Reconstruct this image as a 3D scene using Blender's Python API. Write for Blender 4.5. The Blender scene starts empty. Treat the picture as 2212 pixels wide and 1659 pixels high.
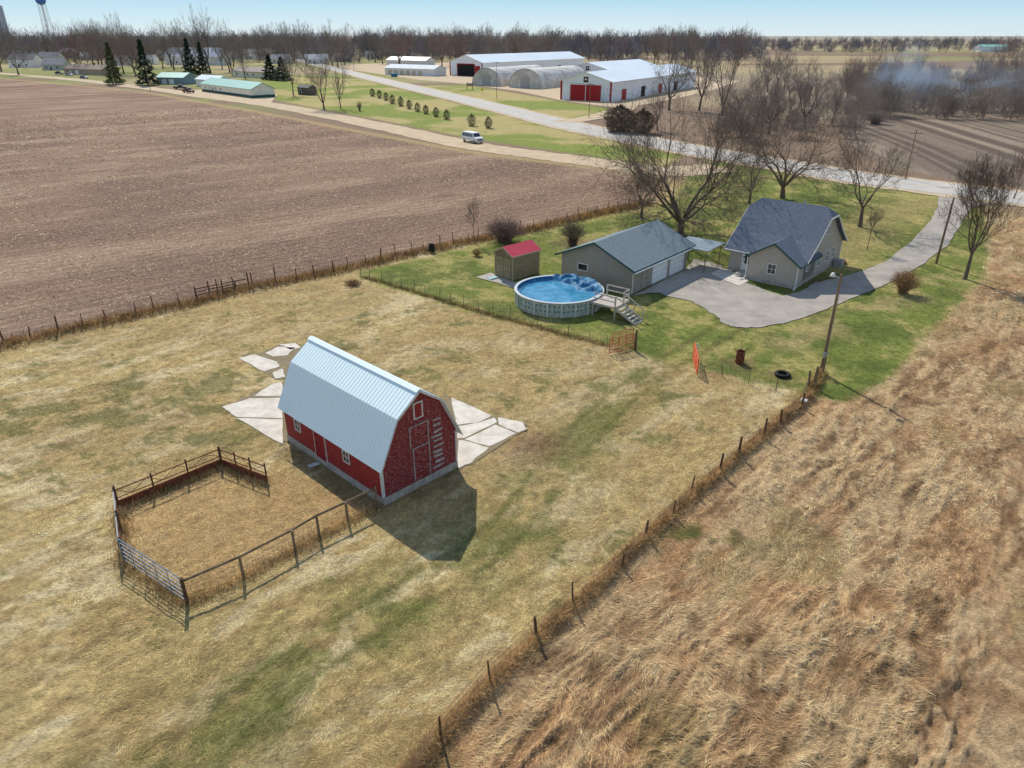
import bpy, bmesh, math, random
import numpy as np
from mathutils import Vector
R=math.radians
C=bpy.context.scene.collection
H=21.0; F=1533.0; TH=R(26.2); S_=math.sin(TH); C_=math.cos(TH)
def P(px,py):
    x=(px-1106)/F; u=-(py-829.5)/F
    dy=C_+u*S_; dz=-S_+u*C_; t=-H/dz
    return (x*t,dy*t)
def at(px,Y): return ((px-1106)/F*(Y*C_+H*S_),Y)
def fwd(G): return G[1]*C_+H*S_
def hgt(G,py):
    k=-(py-829.5)/F; Y=G[1]
    return H-(Y*S_-k*Y*C_)/(C_+k*S_)
def lin(v): v=v/255; return v/12.92 if v<=.04045 else ((v+.055)/1.055)**2.4
def c(r,g,b): return (lin(r),lin(g),lin(b))
# ---------------------------------------------------------------- numpy noise
rng=np.random.default_rng(7); TAB=rng.random((512,512))
def vn(x,y):
    xi=np.floor(x).astype(int); yi=np.floor(y).astype(int); a=x-xi; b=y-yi
    a=a*a*(3-2*a); b=b*b*(3-2*b); xi&=511; yi&=511; x2=(xi+1)&511; y2=(yi+1)&511
    return (TAB[xi,yi]*(1-a)+TAB[x2,yi]*a)*(1-b)+(TAB[xi,y2]*(1-a)+TAB[x2,y2]*a)*b
def fbm(x,y,o=4,s=0,g=.5):
    t=0;w=0;am=1
    for i in range(o):
        t=t+am*vn(x*2**i+s*17.3+i*31.7,y*2**i+s*9.1+i*11.9); w+=am; am*=g
    return t/w
def ss(a,b,x):
    t=np.clip((x-a)/(b-a),0,1); return t*t*(3-2*t)
def dline(x,y,pts):
    d=np.full(x.shape,1e9)
    for (ax,ay),(bx,by) in zip(pts[:-1],pts[1:]):
        vx=bx-ax; vy=by-ay; L=vx*vx+vy*vy+1e-9
        t=np.clip(((x-ax)*vx+(y-ay)*vy)/L,0,1)
        d=np.minimum(d,np.hypot(x-ax-t*vx,y-ay-t*vy))
    return d
def sdp(x,y,poly):
    d=dline(x,y,poly+[poly[0]]); ins=np.zeros(x.shape,bool)
    for (ax,ay),(bx,by) in zip(poly,poly[1:]+[poly[0]]):
        if ay==by: continue
        k=((ay>y)!=(by>y))&(x<(bx-ax)*(y-ay)/(by-ay)+ax); ins^=k
    return np.where(ins,d,-d)
def W(l): return [P(*p) for p in l]
FENCE_L=W([(-60,765),(30,742),(200,703),(400,660),(520,628),(740,585),(860,556),(1000,526),(1160,495),(1290,463),(1400,442)])
FENCE_R=W([(850,1720),(915,1635),(985,1552),(1090,1450),(1182,1362),(1268,1290),(1355,1200),(1475,1092),(1535,1040),(1600,985),(1680,915),(1745,862),(1775,808)])
FENCE_Y=W([(780,597),(900,632),(1000,662),(1100,690),(1210,720),(1318,748)])
FENCE_Y2=W([(1512,797),(1600,826),(1700,852),(1745,862)])
FIELD=W([(-500,860),(-60,765),(200,703),(400,660),(520,628),(740,585),(860,556),(1000,526),(1160,495),(1290,463),(1420,437),(1445,392),(1320,368),(1180,352),(1000,328),(800,291),(560,244),(300,198),(0,170),(-300,143)])
YARD=W([(770,590),(930,552),(1160,500),(1290,466),(1430,440),(1470,395),(1520,345),(1700,372),(1850,392),(2040,425),(2120,440),(2140,520),(2128,605),(2000,728),(1930,822),(1830,868),(1745,856),(1500,795),(1330,752),(1100,697),(775,603)])
RIGHT=W([(850,1720),(985,1552),(1090,1450),(1270,1290),(1475,1092),(1600,985),(1745,862),(1830,868),(1930,822),(2000,728),(2128,605),(2140,520),(2130,485),(2212,468),(2600,500),(3600,900),(3600,2000),(1500,2400),(500,2100)])
MID=W([(560,162),(750,165),(900,200),(1080,245),(1340,302),(1480,335),(1440,368),(1320,345),(1150,320),(1000,297),(800,256),(600,218),(560,200)])
NORTH=W([(880,185),(1010,183),(1210,218),(1330,236),(1270,255),(1220,262),(1080,228),(960,200)])
TILL=W([(1800,262),(1950,245),(2212,238),(2700,238),(2700,470),(2212,405),(2050,385),(1930,362),(1840,325)])
TRACK=W([(1540,728),(1440,785),(1350,850),(1265,930),(1190,1020),(1110,1130),(1010,1210),(860,1300),(700,1400),(520,1530),(380,1680)])
PEN=W([(258,1095),(480,1005),(575,1045),(600,1000),(815,1095),(752,1130),(527,1250),(405,1305),(270,1215)])
OPEN=W([(380,560),(900,560),(1330,760),(1500,800),(1740,870),(1300,1240),(870,1700),(-200,1700),(-300,860)])
def rightnoise(x,y):
    u=.68*x+.73*y; v=-.73*x+.68*y
    wx=fbm(x*.3,y*.3,3,1); wy=fbm(x*.3,y*.3,3,2)
    return 1-np.abs(2*fbm(u*.34+wx*1.6,v*1.35+wy*1.6,5,3,.6)-1)
def terr(x,y):
    x=np.asarray(x,float); y=np.asarray(y,float)
    r=np.hypot(x,y); near=1-ss(90,150,r)
    R_=ss(-.2,2.5,sdp(x,y,RIGHT))*near
    u=.68*x+.73*y; v=-.73*x+.68*y
    wx=fbm(x*.25,y*.25,3,1); wy=fbm(x*.25,y*.25,3,2)
    rid=rightnoise(x,y)
    sparse=ss(.42,.6,fbm(x*.14,y*.14,3,44))
    z=R_*(.20*rid**4*(.35+1.*sparse)+.16*(fbm(u*1.5+wx,v*3.2+wy,4,4,.55)-.5))
    dr=dline(x,y,FENCE_R); z=z+near*(np.exp(-(dr/.32)**2)*(.08+.36*fbm(x*1.3,y*1.3,3,5)))
    dl=dline(x,y,FENCE_L); z=z+near*(np.exp(-(dl/.7)**2)*(.04+.3*fbm(x*.8,y*.8,3,6)))
    ps=ss(-1,2,sdp(x,y,OPEN))*near
    ps=ps*ss(6.5,10,dline(x,y,[(-8,31),(-13,36)]))
    z=z+ps*(.13*(fbm(u*.7+wx*1.5,v*1.1+wy*1.5,4,7)-.5)+.07*(fbm(u*2+wx,v*4,3,8)-.5))
    return z
def tz(G): return float(terr(np.array([G[0]]),np.array([G[1]]))[0])
def mixc(a,b,m): return a*(1-m[:,None])+np.array(b)*m[:,None]
def gcol(x,y):
    r=np.hypot(x,y); n=x.shape[0]
    big=fbm(x*.004,y*.006,4,20)
    col=np.tile(np.array(c(172,154,118)),(n,1))
    col=mixc(col,c(138,138,88),ss(.5,.62,big)*.9)
    col=mixc(col,c(140,118,98),ss(.52,.6,fbm(x*.0045,y*.009,3,21)))
    col=mixc(col,c(172,168,158),ss(900,6000,r)*.6)  # aerial haze painted in: ground colour pales with distance
    tw=ss(0,30,-(x+40))*ss(210,260,y)*(1-ss(700,900,y))
    col=mixc(col,c(138,142,84),tw*ss(.4,.55,fbm(x*.03,y*.03,3,22))*.8)
    cr_=ss(40,110,x)*ss(175,215,y)*(1-ss(420,520,y)); col=mixc(col,c(150,134,112),cr_*.8)
    u=.68*x+.73*y; v=-.73*x+.68*y
    wx=fbm(x*.25,y*.25,3,1); wy=fbm(x*.25,y*.25,3,2)
    near=1-ss(105,125,r)
    pa=np.tile(np.array(c(190,166,114)),(n,1))
    f1=fbm(u*.3+wx*2,v*.8+wy*2,5,10,.66)
    pa=mixc(pa,c(210,190,146),ss(.48,.62,f1))
    pa=mixc(pa,c(156,130,88),ss(.5,.66,fbm(u*.6+wx,v*1.5,5,11,.68))*.65)
    pa=mixc(pa,c(166,140,96),ss(.46,.6,fbm(x*.06,y*.06,3,45))*.4)
    g=fbm(x*.5+wx,y*.62+wy,6,12,.72)
    gb=-.10+.16*np.exp(-(dline(x,y,W([(30,890),(300,850),(560,815),(700,740)]))/4)**2)+.13*np.exp(-(dline(x,y,W([(960,790),(1200,830),(1330,860)]))/3)**2)+.10*np.exp(-(dline(x,y,W([(60,960),(480,960)]))/3)**2)
    gm=ss(.52,.62,g+gb)
    pa=mixc(pa,c(116,114,68),gm*.72)
    dt=dline(x,y,TRACK)
    gt=np.exp(-(dt/(1.9+1.0*ss(36,22,y)))**2)*ss(.34,.56,g+.03-.03*ss(36,24,y))
    pa=mixc(pa,c(118,118,66),gt*.75)
    ru=np.exp(-((dt-.9)/.26)**2)*ss(.28,.5,fbm(x*.4,y*.4,3,14))
    pa=mixc(pa,c(94,98,50),ru*.6)
    pen=ss(-.3,.5,sdp(x,y,PEN)); pa=mixc(pa,c(182,150,102),pen*.85)
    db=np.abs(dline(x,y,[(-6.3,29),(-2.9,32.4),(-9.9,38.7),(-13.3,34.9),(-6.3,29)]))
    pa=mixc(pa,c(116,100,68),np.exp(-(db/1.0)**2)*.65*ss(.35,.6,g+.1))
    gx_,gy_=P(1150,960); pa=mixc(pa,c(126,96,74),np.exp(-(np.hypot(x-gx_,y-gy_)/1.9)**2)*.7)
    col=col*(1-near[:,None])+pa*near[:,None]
    yd=np.tile(np.array(c(120,128,62)),(n,1))
    f2=fbm(x*.3,y*.3,5,15,.66)
    yd=mixc(yd,c(172,158,98),ss(.47,.62,f2)*.8)
    yd=mixc(yd,c(94,106,50),ss(.5,.62,fbm(x*.4,y*.4,5,16,.66))*.75)
    dd=dline(x,y,W([(1800,560),(1900,470),(2000,440)])); yd=mixc(yd,c(170,150,100),np.exp(-(dd/4)**2)*.6)
    dd=dline(x,y,W([(1700,740),(1850,690),(2050,600)])); yd=mixc(yd,c(172,152,106),np.exp(-(dd/1.6)**2)*.6*ss(.4,.55,f2))
    for a_,b_,s_ in ((1780,612,2.2),(1240,525,2.6),(1420,625,1.2),(1600,785,1.),(1690,812,1.)):
        qx,qy=P(a_,b_); yd=mixc(yd,c(122,96,74),np.exp(-(np.hypot(x-qx,y-qy)/s_)**2)*.7)
    yru=np.exp(-((dline(x,y,W([(1440,785),(1540,728),(1585,702)]))-.9)/.3)**2); yd=mixc(yd,c(96,92,54),yru*.6)
    m=ss(-.5,.7,sdp(x,y,YARD)+(fbm(x,y,3,17)-.5)*1.6); col=col*(1-m[:,None])+yd*m[:,None]
    for poly,cc in ((MID,(132,142,68)),(NORTH,(136,144,74))):
        gg=np.tile(np.array(c(*cc)),(n,1)); gg=mixc(gg,c(178,162,108),ss(.45,.6,fbm(x*.05,y*.05,5,18,.6)))
        m=ss(-1,2,sdp(x,y,poly)); col=col*(1-m[:,None])+gg*m[:,None]
    so=np.tile(np.array(c(144,115,95)),(n,1))
    ra=R(41); uu=math.cos(ra)*x+math.sin(ra)*y; vv=-math.sin(ra)*x+math.cos(ra)*y
    so=mixc(so,c(170,142,118),ss(.45,.66,fbm(uu*.04,vv*.16,5,23,.66))*.85)
    so=mixc(so,c(118,94,80),ss(.48,.7,fbm(uu*.03,vv*.09,5,24,.64))*.7)
    sf=sdp(x,y,FIELD); m=ss(-.6,.6,sf+(fbm(x*.6,y*.6,3,25)-.5)*1.6); soil=m.copy()
    col=col*(1-m[:,None])+so*m[:,None]
    e=np.exp(-((sf+.8)/1.6)**2)*(y>90); col=mixc(col,c(190,164,110),e*.6)
    dl=dline(x,y,FENCE_L); col=mixc(col,c(156,124,84),np.exp(-(dl/.8)**2)*.7)
    ti=np.tile(np.array(c(136,120,104)),(n,1))
    an=R(-9); st=x*math.cos(an)+y*math.sin(an)+((y-160)*.035)**2*1.2+fbm(x*.02,y*.02,2,46)*5
    ti=mixc(ti,c(98,84,73),ss(.4,.6,vn(st*.85,st*0)*.8+.2*fbm(x*.2,y*.2,4,26,.6))*.8)
    ti=mixc(ti,c(168,150,128),ss(.62,.78,vn(st*.55,st*0+7)*.85+.15*fbm(x*.05,y*.06,4,27))*.6)
    ti=mixc(ti,c(112,98,86),ss(.45,.6,fbm(x*.015,y*.02,4,55))*.45)
    m=ss(-1.5,1.5,sdp(x,y,TILL)); col=col*(1-m[:,None])+ti*m[:,None]
    ri=np.tile(np.array(c(166,134,98)),(n,1))
    rid=rightnoise(x,y)
    ri=mixc(ri,c(202,174,132),ss(.72,.97,rid)*.7)
    ri=mixc(ri,c(122,92,64),ss(.6,.3,rid)*.8)
    ri=mixc(ri,c(172,132,92),ss(.48,.62,fbm(x*.1,y*.1,4,28))*.5)
    ri=mixc(ri,c(194,168,128),ss(.52,.64,fbm(u*.14,v*.7,5,47,.62))*.6)
    ri=mixc(ri,c(112,84,58),ss(.58,.68,fbm(u*.4,v*1.2,5,53,.66))*.7)
    ri=mixc(ri,c(138,124,80),ss(.6,.68,fbm(x*.25,y*.25,4,29))*.4)
    gx,gy=P(1520,1160); ri=mixc(ri,c(90,92,48),np.exp(-(np.hypot((x-gx)/2.6,(y-gy)/1.1))**2)*ss(.4,.55,fbm(x*.9,y*.9,3,48)))
    sr=sdp(x,y,RIGHT); m=ss(-.5,.6,sr+(fbm(x*1.2,y*1.2,3,30)-.5)*1.)*(1-ss(120,180,r)); col=col*(1-m[:,None])+ri*m[:,None]
    dr=dline(x,y,FENCE_R); col=mixc(col,c(146,114,76),np.exp(-(dr/.38)**2)*.7)
    return col,soil,m
# ---------------------------------------------------------------- materials
def nt(m):
    m.use_nodes=True; t=m.node_tree; return t,t.nodes,t.links,t.nodes['Principled BSDF']
MATS={}
def mat(name,col,rough=.8,var=.2,scale=4,bump=0,metal=0,stretch=(1,1,1),col2=None,lo=.35,hi=.65,spec=.3,wave=None,wdark=.6,rot=(0,0,0)):
    if name in MATS: return MATS[name]
    m=bpy.data.materials.new(name); MATS[name]=m; t,N,L,b=nt(m)
    tc=N.new('ShaderNodeTexCoord'); mp=N.new('ShaderNodeMapping'); mp.inputs['Scale'].default_value=stretch; mp.inputs['Rotation'].default_value=rot
    L.new(tc.outputs['Object'],mp.inputs['Vector'])
    n=N.new('ShaderNodeTexNoise'); n.inputs['Scale'].default_value=scale; n.inputs['Detail'].default_value=7; n.inputs['Roughness'].default_value=.65
    L.new(mp.outputs[0],n.inputs['Vector'])
    mr=N.new('ShaderNodeMapRange'); mr.inputs[1].default_value=lo; mr.inputs[2].default_value=hi
    L.new(n.outputs['Fac'],mr.inputs[0])
    mx=N.new('ShaderNodeMix'); mx.data_type='RGBA'
    a=[v*(1-var) for v in col]; bb=col2 if col2 else [min(1,v*(1+var)) for v in col]
    mx.inputs[6].default_value=(*a,1); mx.inputs[7].default_value=(*bb,1)
    L.new(mr.outputs[0],mx.inputs[0]); out=mx.outputs[2]; hsrc=n.outputs['Fac']
    if wave:
        ax,per=wave
        w=N.new('ShaderNodeTexWave'); w.wave_type='BANDS'; w.bands_direction=ax; w.wave_profile='SAW'
        w.inputs['Scale'].default_value=.31416/per; w.inputs['Distortion'].default_value=0
        L.new(tc.outputs['Object'],w.inputs['Vector'])
        r=N.new('ShaderNodeMapRange'); r.inputs[1].default_value=0; r.inputs[2].default_value=.25; r.inputs[3].default_value=wdark; r.inputs[4].default_value=1
        L.new(w.outputs['Fac'],r.inputs[0])
        m2=N.new('ShaderNodeMix'); m2.data_type='RGBA'; m2.blend_type='MULTIPLY'; m2.inputs[0].default_value=1
        L.new(out,m2.inputs[6]); L.new(r.outputs[0],m2.inputs[7]); out=m2.outputs[2]; hsrc=w.outputs['Fac']
    L.new(out,b.inputs['Base Color'])
    b.inputs['Roughness'].default_value=rough; b.inputs['Metallic'].default_value=metal; b.inputs['Specular IOR Level'].default_value=spec
    if bump:
        bp=N.new('ShaderNodeBump'); bp.inputs['Strength'].default_value=bump; bp.inputs['Distance'].default_value=.03
        L.new(hsrc,bp.inputs['Height']); L.new(bp.outputs[0],b.inputs['Normal'])
    return m
def blade_mat(name,rough=.9):
    m=bpy.data.materials.new(name); t,N,L,b=nt(m)
    a=N.new('ShaderNodeAttribute'); a.attribute_name='Col'; L.new(a.outputs['Color'],b.inputs['Base Color'])
    b.inputs['Roughness'].default_value=rough; b.inputs['Specular IOR Level'].default_value=.15
    return m
def ground_mat():
    m=bpy.data.materials.new('ground_soil_and_grass'); t,N,L,b=nt(m)
    a=N.new('ShaderNodeAttribute'); a.attribute_name='Col'
    so=N.new('ShaderNodeAttribute'); so.attribute_name='soil'
    tc=N.new('ShaderNodeTexCoord')
    def noise(sc,stretch=(1,1,1),rot=0,det=8,ro=.7):
        mp=N.new('ShaderNodeMapping'); mp.inputs['Scale'].default_value=stretch; mp.inputs['Rotation'].default_value=(0,0,rot)
        L.new(tc.outputs['Object'],mp.inputs['Vector'])
        n=N.new('ShaderNodeTexNoise'); n.inputs['Scale'].default_value=sc; n.inputs['Detail'].default_value=det; n.inputs['Roughness'].default_value=ro
        L.new(mp.outputs[0],n.inputs['Vector']); return n.outputs['Fac']
    def mr(src,a0,a1,b0,b1):
        r=N.new('ShaderNodeMapRange')
        for i,v in enumerate((a0,a1,b0,b1)): r.inputs[i+1].default_value=v
        L.new(src,r.inputs[0]); return r.outputs[0]
    def mul(x,y):
        k=N.new('ShaderNodeMath'); k.operation='MULTIPLY'; L.new(x,k.inputs[0])
        if isinstance(y,float): k.inputs[1].default_value=y
        else: L.new(y,k.inputs[1])
        return k.outputs[0]
    n1=noise(2.2); n2=noise(7,(1,2.2,1),R(-40)); n3=noise(.35,det=5)
    f=mul(mul(mr(n1,.3,.7,.56,1.44),mr(n2,.3,.7,.62,1.38)),mr(n3,.3,.7,.87,1.12))
    mx=N.new('ShaderNodeMix'); mx.data_type='RGBA'; mx.blend_type='MULTIPLY'; mx.inputs[0].default_value=1
    L.new(a.outputs['Color'],mx.inputs[6]); L.new(f,mx.inputs[7])
    n4=noise(2.6,(1,1.7,1),R(-35),6,.8); n5=noise(.8,(.3,1.8,1),R(-41),5,.7)
    k=mul(mul(mr(n4,.52,.62,0,1),mr(n5,.38,.56,.25,1)),so.outputs['Fac'])
    m2=N.new('ShaderNodeMix'); m2.data_type='RGBA'; m2.inputs[7].default_value=(*c(208,184,156),1)
    L.new(mul(k,.65),m2.inputs[0]); L.new(mx.outputs[2],m2.inputs[6])
    n6=noise(2.,(1,1.5,1),R(-30),6,.8)
    m3=N.new('ShaderNodeMix'); m3.data_type='RGBA'; m3.inputs[7].default_value=(*c(86,66,54),1)
    L.new(mul(mul(mr(n6,.53,.66,0,1),so.outputs['Fac']),.7),m3.inputs[0]); L.new(m2.outputs[2],m3.inputs[6])
    mp=N.new('ShaderNodeMapping'); mp.inputs['Rotation'].default_value=(0,0,R(-41)); L.new(tc.outputs['Object'],mp.inputs['Vector'])
    wv=N.new('ShaderNodeTexWave'); wv.wave_type='BANDS'; wv.bands_direction='Y'; wv.inputs['Scale'].default_value=.31416/1.5; wv.inputs['Distortion'].default_value=2.2; wv.inputs['Detail'].default_value=3; wv.inputs['Detail Scale'].default_value=1.5
    L.new(mp.outputs[0],wv.inputs['Vector'])
    m4=N.new('ShaderNodeMix'); m4.data_type='RGBA'; m4.blend_type='MULTIPLY'; L.new(so.outputs['Fac'],m4.inputs[0]); L.new(m3.outputs[2],m4.inputs[6]); L.new(mr(wv.outputs['Fac'],0,1,.89,1.08),m4.inputs[7])
    L.new(m4.outputs[2],b.inputs['Base Color'])
    b.inputs['Roughness'].default_value=.95; b.inputs['Specular IOR Level'].default_value=.1
    bp=N.new('ShaderNodeBump'); bp.inputs['Strength'].default_value=.7; bp.inputs['Distance'].default_value=.12
    L.new(n2,bp.inputs['Height'])
    bp2=N.new('ShaderNodeBump'); bp2.inputs['Strength'].default_value=.6; bp2.inputs['Distance'].default_value=.25
    L.new(n1,bp2.inputs['Height']); L.new(bp.outputs[0],bp2.inputs['Normal']); L.new(bp2.outputs[0],b.inputs['Normal'])
    return m
# ---------------------------------------------------------------- mesh helpers
def npmesh(name,V,Fs,col=None):
    me=bpy.data.meshes.new(name); V=np.ascontiguousarray(V,np.float32)
    me.vertices.add(len(V)); me.vertices.foreach_set('co',V.ravel())
    li=np.concatenate([f.ravel() for f in Fs]).astype(np.int32)
    tot=np.concatenate([np.full(len(f),f.shape[1],np.int32) for f in Fs])
    st=np.concatenate([[0],np.cumsum(tot)[:-1]]).astype(np.int32)
    me.loops.add(len(li)); me.loops.foreach_set('vertex_index',li)
    me.polygons.add(len(tot)); me.polygons.foreach_set('loop_start',st)
    me.update(calc_edges=True)
    if col is not None:
        a=me.color_attributes.new('Col','FLOAT_COLOR','POINT')
        a.data.foreach_set('color',np.concatenate([col,np.ones((len(col),1))],1).astype(np.float32).ravel())
    return me
def link(name,me,m=None,parent=None):
    if m: me.materials.append(m)
    o=bpy.data.objects.new(name,me); C.objects.link(o)
    if parent: o.parent=parent
    return o
def tag(o,label=None,cat=None,group=None,kind=None):
    if label: o['label']=label
    if cat: o['category']=cat
    if group: o['group']=group
    if kind: o['kind']=kind
    return o
def thing(name,label,cat,loc,rot=0,group=None):
    o=bpy.data.objects.new(name,None); C.objects.link(o)
    o.location=(loc[0],loc[1],loc[2] if len(loc)>2 else 0); o.rotation_euler=(0,0,rot); o.empty_display_size=.2
    return tag(o,label,cat,group)
Z=Vector((0,0,1))
class MB:
    def __init__(s): s.v=[]; s.f=[]
    def add(s,vs,fs):
        o=len(s.v); s.v+=[tuple(v) for v in vs]; s.f+=[tuple(i+o for i in f) for f in fs]; return s
    def box(s,x0,y0,z0,x1,y1,z1):
        return s.add([(x0,y0,z0),(x1,y0,z0),(x1,y1,z0),(x0,y1,z0),(x0,y0,z1),(x1,y0,z1),(x1,y1,z1),(x0,y1,z1)],
            [(0,3,2,1),(4,5,6,7),(0,1,5,4),(1,2,6,5),(2,3,7,6),(3,0,4,7)])
    def ob(s,cen,t,n,w,h,d):
        cen=Vector(cen); t=Vector(t).normalized(); n=Vector(n).normalized(); u=n.cross(t)
        if u.z<0: u=-u
        vs=[]
        for k in (0,1):
            for a,b in ((-1,-1),(1,-1),(1,1),(-1,1)):
                vs.append(cen+t*(a*w/2)+u*(b*h/2)+n*(d*k))
        return s.add(vs,[(0,3,2,1),(4,5,6,7),(0,1,5,4),(1,2,6,5),(2,3,7,6),(3,0,4,7)])
    def ext(s,pts,vec):
        n=len(pts); vec=Vector(vec); a=[Vector(p) for p in pts]; b=[p+vec for p in a]
        return s.add(a+b,[tuple(range(n))[::-1],tuple(range(n,2*n))]+[(i,(i+1)%n,n+(i+1)%n,n+i) for i in range(n)])
    def slab(s,q,t):
        q=[Vector(p) for p in q]; n=(q[1]-q[0]).cross(q[2]-q[0]).normalized()
        if n.z<0: n=-n
        return s.ext(q,-n*t)
    def tube(s,p0,p1,r0,r1=None,n=8,cap=True):
        p0=Vector(p0);p1=Vector(p1); r1=r0 if r1 is None else r1
        d=(p1-p0).normalized(); a=d.cross(Z if abs(d.z)<.95 else Vector((1,0,0))).normalized(); b=d.cross(a)
        vs=[p+(a*math.cos(2*math.pi*i/n)+b*math.sin(2*math.pi*i/n))*r for p,r in((p0,r0),(p1,r1)) for i in range(n)]
        fs=[(i,(i+1)%n,n+(i+1)%n,n+i) for i in range(n)]
        if cap: fs+=[tuple(range(n))[::-1],tuple(range(n,2*n))]
        return s.add(vs,fs)
    def lathe(s,prof,n=24,cen=(0,0)):
        vs=[(cen[0]+r*math.cos(2*math.pi*i/n),cen[1]+r*math.sin(2*math.pi*i/n),z) for r,z in prof for i in range(n)]
        fs=[(k*n+i,k*n+(i+1)%n,(k+1)*n+(i+1)%n,(k+1)*n+i) for k in range(len(prof)-1) for i in range(n)]
        return s.add(vs,fs)
    def build(s,name,m,parent=None,smooth=False):
        me=bpy.data.meshes.new(name); me.from_pydata(s.v,[],s.f); me.update()
        if smooth: me.polygons.foreach_set('use_smooth',[True]*len(me.polygons))
        return link(name,me,m,parent)
# ---------------------------------------------------------------- palette
M_conc=mat('pale_concrete',c(196,187,170),.9,.08,1.4,.3,col2=c(222,213,198),lo=.3,hi=.6)
M_oldpad=mat('dirt_covered_concrete',c(158,142,114),.95,.25,1.1,.3,col2=c(130,116,84),lo=.4,hi=.6)
M_apron=mat('grey_concrete',c(174,166,154),.9,.12,1.2,.2)
M_road=mat('pale_road_concrete',c(190,184,174),.9,.09,.3,.1)
M_gravel=mat('tan_gravel',c(194,172,140),.95,.14,.35,.3)
M_drive=mat('worn_gravel_drive',c(158,150,140),.95,.14,.6,.4,col2=c(180,170,156),lo=.3,hi=.7)
M_white=mat('white_paint',c(228,228,224),.6,.06,2)
M_dirtwhite=mat('weathered_white_paint',c(206,203,196),.8,.3,5,stretch=(1,1,3))
M_glass=mat('dark_window_glass',(.02,.025,.03),.08,.2,1,spec=.8)
M_red=mat('barn_red_boards',(.30,.018,.02),.75,.35,4,.5,stretch=(.6,.6,5),col2=(.44,.055,.05),wave=('Z',.14),wdark=.45)
M_redpeel=mat('peeling_barn_red_boards',(.32,.024,.028),.8,.3,7,.5,stretch=(.8,.8,5),col2=c(206,164,156),lo=.51,hi=.66,wave=('Z',.14),wdark=.4)
M_reddoor=mat('red_door_boards',(.33,.014,.018),.7,.3,3,.3,stretch=(4,4,.4),wave=('X',.2),wdark=.6)
M_block=mat('foundation_block',c(170,162,150),.9,.25,3,.4)
M_barnroof=mat('pale_mint_metal_roof',c(240,254,252),.5,.02,.6,spec=.6)
M_garagewall=mat('taupe_siding',c(166,156,142),.7,.06,1,.25,wave=('Z',.16),wdark=.72)
M_housewall=mat('beige_siding',c(184,174,160),.7,.06,1,.25,wave=('Z',.14),wdark=.72)
M_shingle=mat('blue_grey_shingles',c(100,108,120),.9,.35,6,.6,stretch=(1,1,2.5))
M_shingle2=mat('grey_green_shingles',c(118,130,134),.85,.25,6,.5,stretch=(1,1,2))
M_greentrim=mat('green_trim',c(44,84,74),.6,.1,2)
M_shedwall=mat('tan_shed_siding',c(148,132,102),.8,.15,2,.3,wave=('X',.2),wdark=.7)
M_shedtrim=mat('tan_shed_trim',c(180,162,130),.8,.1,2)
M_redroof=mat('red_metal_roof',c(220,78,92),.45,.08,1,spec=.5)
M_wood=mat('weathered_grey_wood',c(130,112,92),.9,.35,4,.4,stretch=(1,1,.3))
M_darkwood=mat('dark_old_wood',c(92,72,56),.95,.35,4,.4)
M_post=mat('pole_wood',c(128,108,86),.9,.3,2,.3,stretch=(4,4,.4))
M_wire=mat('rusty_wire',c(120,102,86),.7,.3,3)
M_rust=mat('rusted_steel',c(104,54,38),.9,.4,4,.4,col2=c(140,84,58))
M_gate=mat('galvanized_blue_gate',c(112,134,150),.5,.2,3,metal=.2)
M_board=mat('bare_metal_board',c(160,164,166),.6,.25,3)
M_redgate=mat('faded_red_gate',c(196,84,58),.7,.3,4,col2=c(212,130,104))
M_bark=mat('grey_bark',c(112,98,86),.95,.3,6,.5,stretch=(2,2,.5))
M_twig=mat('bare_twigs',c(120,104,90),.95,.2,2)
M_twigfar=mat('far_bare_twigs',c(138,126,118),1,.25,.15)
M_twighaze=mat('hazy_bare_twigs',c(122,118,122),1,.3,.02)  # distance haze is mixed into this twig colour
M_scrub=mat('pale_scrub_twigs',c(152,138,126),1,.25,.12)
M_twigred=mat('reddish_bare_twigs',c(140,114,106),1,.2,.3)
M_ever=mat('evergreen_needles',(.034,.062,.03),.9,.5,1.2)
M_shrubG=mat('dark_green_shrub',(.04,.08,.034),.9,.5,1.2)
M_everY=mat('yellow_green_needles',(.12,.14,.045),.9,.4,1.2)
M_cedar=mat('rusty_dark_cedar',(.17,.12,.075),.9,.45,1.2)
M_tyre=mat('black_rubber',(.015,.015,.015),.8,.1,3)
M_rim=mat('silver_wheel_rim',(.5,.5,.5),.4,.1,3,metal=.6)
M_wmetal=mat('white_metal_siding',c(240,242,244),.5,.05,.3,wave=('X',.9),wdark=.88)
M_wroof=mat('white_metal_roof',c(232,240,244),.4,.05,.1,spec=.5)
M_bred=mat('red_metal_door',(.4,.014,.022),.5,.1,1,wave=('X',.6),wdark=.8)
M_quon=mat('weathered_galvanized_arch',c(204,196,184),.7,.22,.3,.2,col2=c(228,224,216),wave=('Y',1.2),wdark=.88)
M_teal=mat('teal_metal_roof',c(150,196,182),.5,.08,.5)
M_dark=mat('black_and_unlit_interior',(.02,.02,.02),.9,.1,1)  # plain black for dark parts, and for shade painted into the open doorway
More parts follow.
